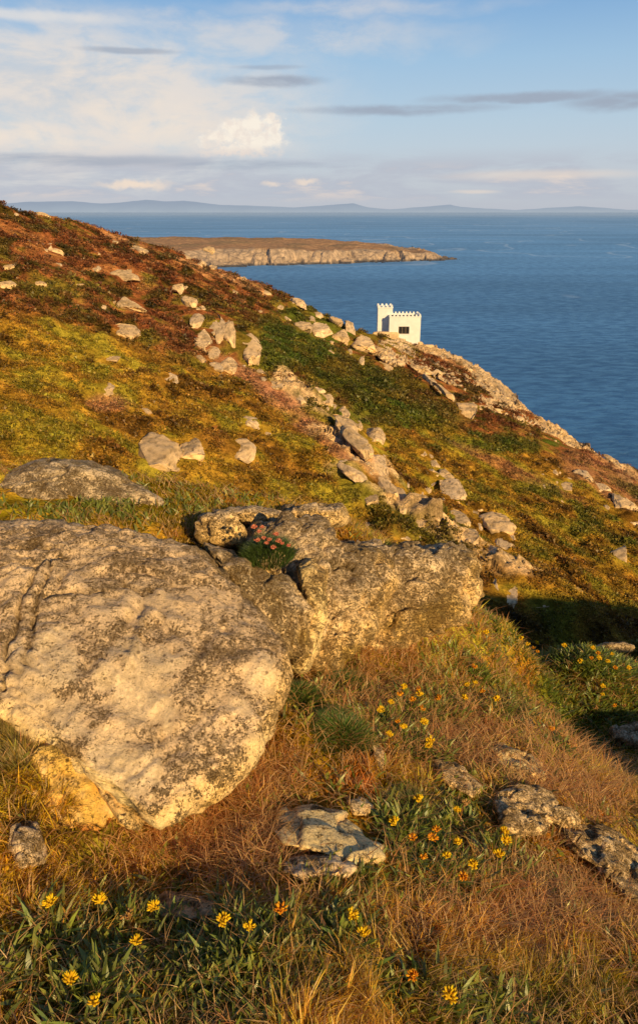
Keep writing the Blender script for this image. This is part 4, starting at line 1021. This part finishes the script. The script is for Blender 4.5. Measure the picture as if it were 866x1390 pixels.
def tube_mesh(name, pts, r0, r1, mat):
    pts = np.array(pts, float); n = len(pts); k = 5; V = []
    for i, p in enumerate(pts):
        r = r0 + (r1 - r0) * i / (n - 1)
        for j in range(k): a = 6.283 * j / k; V.append(p + np.array((math.cos(a) * r, math.sin(a) * r, 0)))
    F = [[i * k + j, i * k + (j + 1) % k, (i + 1) * k + (j + 1) % k, (i + 1) * k + j] for i in range(n - 1) for j in range(k)]
    o = mesh_from(name, V, F, mat); me = o.data; bpy.data.objects.remove(o); return me
HY = [head_mesh('flower_head', M_YEL, .0125, 26, s) for s in (1, 2)] + [head_mesh('flower_head', M_ORG, .012, 24, 3), head_mesh('flower_head', M_ORG, .0115, 20, 4), head_mesh('flower_head', M_FADED, .011, 18, 5)]
HP = [head_mesh('flower_head', M_PNK, .011, 22, 6)]
def inst(name, me, parent, loc, rot=(0, 0, 0), s=1.0):
    o = bpy.data.objects.new(name, me); COL.objects.link(o); o.parent = parent; o.location = loc; o.rotation_euler = rot; o.scale = (s, s, s); return o
def leaf_rosette(P, spread, n, h, ratio, col, seg=3, lean=(.3, 1.1), height_fn=None):
    a = rng.uniform(0, 6.28, n); q = spread * np.sqrt(rng.uniform(0, 1, n)); x = P[0] + np.cos(a) * q; y = P[1] + np.sin(a) * q; z = height(x, y)
    hh = rng.uniform(.6, 1.2, n) * h; c = col * rng.uniform(.6, 1.45, (n, 1)) * (1 + rng.uniform(-.15, .15, (n, 3)))
    return leaf_mesh(np.stack([x, y, z], -1) - P, hh, hh * ratio, a + rng.normal(0, 1, n), rng.uniform(lean[0], lean[1], n), c, seg, .4)
def vetch(flowers, label, faces, hh=.07, spread=None, nleaf=None, scale=1.0, group=None, cat='wildflower'):
    """flowers: picture spots of the heads; stems rise from one rootstock to them"""
    fl = np.array(flowers, float)
    G, t = unp(fl[:, 0], fl[:, 1] + 1000 * hh / 3.0, tmax=9); t = np.minimum(t, 6)
    heads = []
    for (px, py), tt in zip(fl, t):
        _, t2 = unp([px], [py + 1000 * hh / tt], tmax=9); t2 = min(float(t2[0]), 6.0)
        heads.append((ray(px, py) * t2))
    heads = np.array(heads); c0 = heads.mean(0); z0 = float(height(np.array([c0[0]]), np.array([c0[1]]))[0]); base = np.array((c0[0], c0[1], z0))
    root = empty('vetch_plant', tuple(base)); tag(root, label, cat, group)
    for i, hd in enumerate(heads):
        g = np.array((hd[0] + random.uniform(-.02, .02), hd[1] + random.uniform(-.01, .03), 0)); g[2] = float(height(g[:1], g[1:2])[0]) - .005
        g = g + (base - g) * np.array((.18, .18, 0)); g[2] = float(height(g[:1], g[1:2])[0]) - .005
        if hd[2] < g[2] + .045: hd = hd.copy(); hd[2] = g[2] + .045
        mid = (g + hd) / 2 + np.array((random.uniform(-.008, .008), random.uniform(-.008, .008), .006))
        st = inst('stem', tube_mesh('stem', [g - base, (g * .6 + mid * .4) - base + [0, 0, .002], mid - base, (mid * .45 + hd * .55) - base, hd - base], .0014 * scale, .001 * scale, M_STEM), root, (0, 0, 0))
        me = HY[random.choice(faces)]
        inst('flower_head', me, st, tuple(hd - base), (random.uniform(-.4, .4), random.uniform(-.4, .4), random.uniform(0, 6)), scale * random.uniform(1.1, 1.6))
    sp = spread or max(.06, np.linalg.norm(heads[:, :2] - base[:2], axis=1).max() * 1.05)
    V, F, C = leaf_rosette(base, sp, nleaf or int(60 + 9000 * sp * sp), .06 * scale ** .5, .19, np.array((.26, .31, .05)))
    mesh_from('leaves', V, F, M_LEAF, root, col=C)
vetch([(517,964),(530,954),(539,980),(547,987),(528,997)], 'yellow vetch at the left side of the upper flower patch', [0,1,1,2])
vetch([(543,943),(548,933),(560,950),(568,936),(569,943),(573,962)], 'orange and yellow vetch at the top of the upper flower patch', [0,2,3,3])
vetch([(575,981),(583,1005),(582,1013)], 'yellow vetch at the bottom of the upper patch just above the slanting stone', [0,1,2])
vetch([(595,948)], 'single orange vetch head on a long stalk over dark leaves', [2], nleaf=200, spread=.12)
vetch([(630,947),(634,930),(644,927),(652,921),(646,919),(655,939)], 'orange vetch group on top of the grassy ridge', [0,2,3,4])
vetch([(674,949)], 'single bright yellow vetch on the ridge rib', [0], nleaf=60, spread=.06)
vetch([(568,1086),(535,1116)], 'two small yellow vetch heads left of the lower flower patch', [0,1])
vetch([(560,1138),(587,1138),(592,1127),(574,1164)], 'rusty orange vetch heads at the left of the lower flower patch', [2,3,3])
vetch([(622,1144),(606,1162),(641,1174),(628,1190)], 'yellow and orange vetch in the middle of the lower flower patch', [0,1,2])
vetch([(632,1091),(620,1100)], 'yellow vetch left of the upper grey rock', [0,4])
vetch([(686,1141),(676,1160),(684,1129)], 'bright yellow vetch in front of the upper grey rock', [0,1,2])
vetch([(659,859)], 'lone yellow vetch on the slope right of the outcrop', [0], nleaf=60, spread=.1, scale=1.1)
vetch([(645,893),(652,898),(643,905)], 'faded vetch heads in grass at the ridge end', [2,4], scale=1.1)
vetch([(707,867),(716,875),(724,880),(728,873),(729,885)], 'sunlit yellow vetch on the crest before the shadow, the left clump', [0,1,2], scale=1.15)
vetch([(765,877),(787,898)], 'two vetch heads between the left and right crest clumps', [1,4], scale=1.15)
vetch([(811,887),(804,880),(802,894),(812,894),(824,898),(830,888)], 'dense yellow vetch on the crest, the right clump', [0,1,2,2], scale=1.15)
vetch([(834,907),(845,903),(853,907),(862,898)], 'yellow vetch on the crest at the right edge', [0,2,4], scale=1.15)
vetch([(817,932),(817,943),(808,961)], 'vetch rising from dry grass in the hollow at right', [2,4,0], scale=1.15)
vetch([(834,958),(846,958)], 'pair of pale vetch heads near the shaded rock at right', [4,2], scale=1.15)
vetch([(772,1009),(762,998),(748,990)], 'faded vetch heads on the rim of the shaded hollow', [4,4,2])
vetch([(69,1225)], 'tall yellow vetch in dim grass near the left edge', [0], .075, .05, 40)
vetch([(135,1222)], 'yellow vetch on an upright stalk, second from the left at the bottom', [0], .065, .05, 40)
vetch([(209,1231),(185,1279)], 'bright yellow vetch pair in front of the flat dim stone', [0,1], .07, .09, 90)
vetch([(173,1243)], 'faded pinkish vetch head left of the bright pair', [4], .05, .04, 30)
vetch([(303,1250),(338,1258)], 'two yellow vetch heads right of the flat dim stone', [1,0], .07, .09, 90)
vetch([(477,1242),(493,1267)], 'yellow vetch in green leaves below the smooth split slab', [0,1], .06, .08, 90)
vetch([(381,1235)], 'small orange vetch head by the little white stone', [2], .05, .05, 50)
vetch([(95,1330),(130,1360)], 'two yellow vetch heads at the bottom left corner', [0,1], .06, .08, 90)
vetch([(560,1325),(610,1352)], 'two orange vetch heads near the bottom edge right of centre', [2,1], .06, .08, 90)

# pink thrift on the outcrop
def thrift():
    pts = np.array([(345,716),(352,722),(358,731),(349,734),(362,738),(366,733),(371,744),(378,735),(383,738),(356,716),(392,741),(375,726)], float)
    d = ray(365, 752); base = d * 3.12
    root = empty('thrift_plant', tuple(base)); tag(root, 'pink thrift cushion in a cleft on top of the outcrop', 'wildflower')
    for px, py in pts:
        hd = ray(px, py) * (3.02 - .001 * (py - 715)); g = base + np.array(((hd[0] - base[0]) * .7, .03, .01))
        st = inst('stem', tube_mesh('stem', [g - base, (g + hd) / 2 - base + [0, 0, .004], hd - base], .0014, .001, M_STEM), root, (0, 0, 0))
        inst('flower_head', HP[0], st, tuple(hd - base), (0, 0, random.uniform(0, 6)), random.uniform(1.0, 1.4))
    n = 2600; a = rng.uniform(0, 6.28, n); q = np.sqrt(rng.uniform(0, 1, n)); P = np.stack([np.cos(a) * q * .10, np.sin(a) * q * .12, .05 * (1 - q ** 2) - .02], -1)
    c = np.array((.10, .16, .03)) * rng.uniform(.5, 1.5, (n, 1))
    V, F, C = leaf_mesh(P, rng.uniform(.03, .06, n), np.full(n, .003), a, rng.uniform(.2, 1.0, n), c, 2)
    mesh_from('leaves', V, F, M_LEAF, root, col=C)
thrift()
# cushions of fine grass
def cushion(px, py, t, rx, label, hgt=.05, col=(.10, .17, .03), n=5200, length=.032):
    base = ray(px, py) * t; base[2] = float(height(base[:1], base[1:2])[0]); 
    a = rng.uniform(0, 6.28, n); q = np.sqrt(rng.uniform(0, 1, n)); x = np.cos(a) * q * rx; y = np.sin(a) * q * rx
    z = height(x + base[0], y + base[1]) - base[2] + hgt * (1 - q ** 2) * .7 - .005
    c = np.array(col) * 1.6 * rng.uniform(.5, 1.5, (n, 1)) * (1 + rng.uniform(-.1, .1, (n, 3)))
    dd = rng.uniform(0, 1, n) < .22; c[dd] = np.array((.75, .48, .18)) * rng.uniform(.5, 1.1, (dd.sum(), 1)); q = q * (1 + .35 * fbm(P3(np.cos(a) * 1.3, np.sin(a) * 1.3) + px, 2, 5)); x = np.cos(a) * q * rx; y = np.sin(a) * q * rx
    z = height(x + base[0], y + base[1]) - base[2] + hgt * np.clip(1 - q ** 2, 0, 1) * .55 - .005
    V, F, C = leaf_mesh(np.stack([x, y, z], -1), rng.uniform(.5, 1.1, n) * length, np.full(n, .0024), a + rng.normal(0, .5, n), .3 + .8 * q, c, 2)
    o = mesh_from('grass_cushion', V, F, M_GRASS, col=C); o.location = tuple(base); tag(o, label, 'plant')
cushion(468, 1000, 2.62, .115, 'dense bright green grass cushion in the middle of the bank', .07)
cushion(470, 905, 3.05, .12, 'green grass cushion below the middle rock of the outcrop', .05)
cushion(408, 930, 2.75, .07, 'small green cushion tight against the huge boulder', .04, n=2500)
cushion(40, 1060, 1.98, .20, 'olive grass hummock under the left side of the huge boulder', .04, (.26, .20, .04), 9000)
cushion(565, 1060, 2.35, .10, 'yellow-green tuft of grass left of the slanting stone', .03, (.15, .17, .04), 3000)

# ------------------------------------------------------------------ sky and sun
SUN_AZ = R(28); SUN_EL = R(22)      # the sun stands low behind the camera, to its right
sd = Vector((math.sin(SUN_AZ) * math.cos(SUN_EL), -math.cos(SUN_AZ) * math.cos(SUN_EL), math.sin(SUN_EL)))
sl = bpy.data.lights.new('sun', 'SUN'); sl.energy = 5.0; sl.angle = R(.53); sl.color = (1.0, .70, .30)
so = bpy.data.objects.new('sun', sl); COL.objects.link(so); so.rotation_euler = sd.to_track_quat('Z', 'Y').to_euler()

def build_world():
    W = bpy.data.worlds.new('World'); sc.world = W; W.use_nodes = True; nt = W.node_tree; nt.nodes.clear(); g = N(nt)
    sky = g.n('ShaderNodeTexSky', sky_type='NISHITA', sun_disc=False, sun_elevation=SUN_EL, sun_rotation=math.atan2(sd.x, sd.y), altitude=80, air_density=1.0, dust_density=.6, ozone_density=1.5)
    skyc = g.n('ShaderNodeVectorMath', operation='SCALE', ins={0: sky.outputs[0], 3: .11}).outputs[0]
    d = g.n('ShaderNodeTexCoord').outputs['Generated']; s = g.n('ShaderNodeSeparateXYZ', ins={0: d})
    hyp = g.math('SQRT', g.math('ADD', g.math('MULTIPLY', s.outputs[0], s.outputs[0]), g.math('MULTIPLY', s.outputs[1], s.outputs[1])))
    az = g.math('ARCTAN2', s.outputs[0], s.outputs[1]); el = g.math('DIVIDE', s.outputs[2], g.math('MAXIMUM', hyp, .02))
    # u: azimuth in milliradians-like picture units, v: height above the horizon, same units
    u = g.math('MULTIPLY', az, 1065.0); v = g.math('MULTIPLY', el, 1243.0)
    uv = g.n('ShaderNodeCombineXYZ', ins={0: u, 1: v, 2: 0.0}).outputs[0]
    # clear-sky gradient tinting the physical sky
    gr = g.n('ShaderNodeValToRGB', ins={0: g.mr(v, 0, 420, 0, 1, 'LINEAR')}); e = gr.color_ramp.elements
    e[0].color = (.50, .55, .63, 1); e[1].color = (.12, .29, .60, 1); e[1].position = 1
    for p, c in [(.12, (.55, .60, .67, 1)), (.3, (.47, .60, .72, 1)), (.5, (.35, .54, .74, 1)), (.7, (.21, .41, .69, 1))]:
        k = gr.color_ramp.elements.new(p); k.color = c
    base = g.mix(.9, skyc, gr.outputs[0])
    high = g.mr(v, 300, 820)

    wrp = g.noise(g.n('ShaderNodeVectorMath', operation='MULTIPLY', ins={0: uv, 1: (1, 1.6, 1)}).outputs[0], .012, 6, .62)
    wv = g.n('ShaderNodeVectorMath', operation='SUBTRACT', ins={0: wrp.outputs[1], 1: (.5, .5, .5)}).outputs[0]
    def warped(k): return g.n('ShaderNodeVectorMath', operation='ADD', ins={0: uv, 1: g.n('ShaderNodeVectorMath', operation='MULTIPLY', ins={0: wv, 1: (k, k * .6, 0)}).outputs[0]}).outputs[0]
    wf = g.noise(uv, .055, 5, .6).outputs[1]
    wfv = g.n('ShaderNodeVectorMath', operation='SUBTRACT', ins={0: wf, 1: (.5, .5, .5)}).outputs[0]
    def blob(px, py, rx, ry, k=60, a=1.2, b=.5, rot=0, fine=0):
        cu, cv = px - 433.0, 286.0 - py
        p = g.n('ShaderNodeVectorMath', operation='SUBTRACT', ins={0: warped(k), 1: (cu, cv, 0)}).outputs[0]
        if fine: p = g.n('ShaderNodeVectorMath', operation='ADD', ins={0: p, 1: g.n('ShaderNodeVectorMath', operation='SCALE', ins={0: wfv, 3: fine}).outputs[0]}).outputs[0]
        if rot: p = g.n('ShaderNodeVectorRotate', rotation_type='Z_AXIS', ins={0: p, 'Angle': rot}).outputs[0]
        p = g.n('ShaderNodeVectorMath', operation='MULTIPLY', ins={0: p, 1: (1 / rx, 1 / ry, 0)}).outputs[0]
        l = g.n('ShaderNodeVectorMath', operation='LENGTH', ins={0: p}).outputs[1]
        return g.mr(l, a, b)
    def mx(*m):
        r = m[0]
        for q in m[1:]: r = g.math('MAXIMUM', r, q)
        return r
    def stretch(sx, sy, sc_, det=6, ro=.6, off=0):
        return g.noise(g.n('ShaderNodeVectorMath', operation='MULTIPLY_ADD', ins={0: uv, 1: (sx, sy, 1), 2: (off, off, off)}).outputs[0], sc_, det, ro, .3).outputs[0]
    f1 = stretch(1, 2.2, .010, 8, .6); f2 = stretch(1, 5, .006, 8, .62, 50); f3 = stretch(1, 1.2, .025, 7, .6, 20)
    c = base
    # big pale veil on the left
    veil = mx(blob(90, 140, 370, 125, 110, 1.2, .45), g.math('MULTIPLY', blob(330, 45, 330, 34, 120, 1.2, .2), .6), g.math('MULTIPLY', blob(480, 10, 220, 14, 60, 1.2, .1), .5))
    veil = g.math('MULTIPLY', veil, g.mr(f1, .32, .58, .25, 1.0))
    c = g.mix(g.math('MULTIPLY', veil, .95), c, (.80, .73, .67, 1))
    # brighter, warmer inner folds of the veil
    c = g.mix(g.math('MULTIPLY', mx(blob(190, 145, 150, 50, 90, 1.3, .2, .35), blob(60, 185, 140, 30, 60, 1.2, .2)), g.mr(f3, .35, .65, .1, .75)), c, (.88, .77, .66, 1))
    c = g.mix(g.math('MULTIPLY', blob(60, 110, 200, 60, 120, 1.3, .2), g.mr(f1, .35, .7, .4, .0)), c, (.52, .56, .62, 1))
    # thin cirrus streak
    c = g.mix(g.math('MULTIPLY', blob(70, 33, 150, 8, 25, 1.3, .2), .7), c, (.80, .76, .72, 1))
    # grey band low down
    band = g.math('MULTIPLY', g.mr(v, 95, 60), g.mr(v, 2, 25)); band = g.math('MULTIPLY', band, g.mr(f2, .36, .56, .25, 1.0))
    c = g.mix(g.math('MULTIPLY', band, .8), c, (.47, .50, .58, 1))
    c = g.mix(g.math('MULTIPLY', g.math('MULTIPLY', g.mr(v, 75, 45), g.mr(v, 5, 30)), g.mr(f2, .52, .66, 0, .75)), c, (.76, .66, .60, 1))
    # bright cumulus tower
    F_ = dict(fine=46)
    cu = mx(blob(372, 155, 13, 12, 12, 1.35, .45, **F_), blob(350, 163, 20, 17, 12, 1.35, .45, **F_), blob(328, 172, 24, 18, 12, 1.35, .45, **F_), blob(300, 183, 24, 12, 12, 1.35, .3, **F_), blob(352, 188, 36, 18, 12, 1.3, .5, **F_), blob(375, 178, 12, 24, 12, 1.35, .45, **F_), blob(320, 200, 44, 9, 12, 1.35, .3, **F_))
    cu = g.math('MULTIPLY', cu, g.mr(v, 72, 82))
    cc = g.mix(g.mr(g.noise(uv, .045, 6, .65).outputs[0], .42, .6, 0, .8), (1.0, .90, .76, 1), (.86, .75, .66, 1))
    cc = g.mix(g.mr(v, 100, 76), cc, (.80, .69, .62, 1))
    c = g.mix(g.math('MULTIPLY', cu, .85), c, cc)
    c = g.mix(mx(blob(190, 248, 46, 7, 16, 1.4, .2, fine=22), g.math('MULTIPLY', blob(415, 243, 18, 5, 8, 1.4, .2, fine=18), .8), g.math('MULTIPLY', blob(370, 246, 12, 4, 8, 1.4, .2, fine=18), .7), g.math('MULTIPLY', blob(640, 258, 40, 4, 8, 1.1, .2), .5), g.math('MULTIPLY', blob(720, 236, 140, 9, 20, 1.2, .2), .5)), c, (.86, .72, .60, 1))
    # dark streaks
    dk = mx(blob(375, 103, 70, 9, 26, 1.2, .4), blob(540, 142, 150, 9, 26, 1.2, .3), blob(690, 130, 130, 9, 30, 1.2, .4), blob(820, 140, 90, 14, 30, 1.2, .4), g.math('MULTIPLY', blob(195, 68, 65, 5, 14, 1.2, .4), .8), g.math('MULTIPLY', blob(370, 85, 50, 4, 14, 1.2, .3), .6), blob(1000, 130, 120, 14, 30, 1.2, .4),
            g.math('MULTIPLY', blob(110, 215, 240, 9, 20, 1.2, .3), .7), g.math('MULTIPLY', blob(330, 220, 140, 8, 20, 1.2, .3), .7))
    dk = g.math('MULTIPLY', dk, g.mr(f2, .3, .55, .3, 1.0))
    c = g.mix(g.math('MULTIPLY', dk, .85), c, (.34, .39, .48, 1))
    c = g.mix(high, c, (.05, .09, .19, 1))  # upper sky outside the view darkened to cut the fill light
    # haze at the horizon
    c = g.mix(g.mr(v, 26, 0, 0, .7), c, (.50, .52, .58, 1))
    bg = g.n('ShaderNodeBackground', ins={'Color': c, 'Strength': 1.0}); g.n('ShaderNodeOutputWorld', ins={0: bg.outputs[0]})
build_world()

sc.view_settings.view_transform = 'Standard'; sc.view_settings.look = 'None'; sc.view_settings.exposure = 0; sc.view_settings.gamma = 1
sc.render.engine = 'CYCLES'
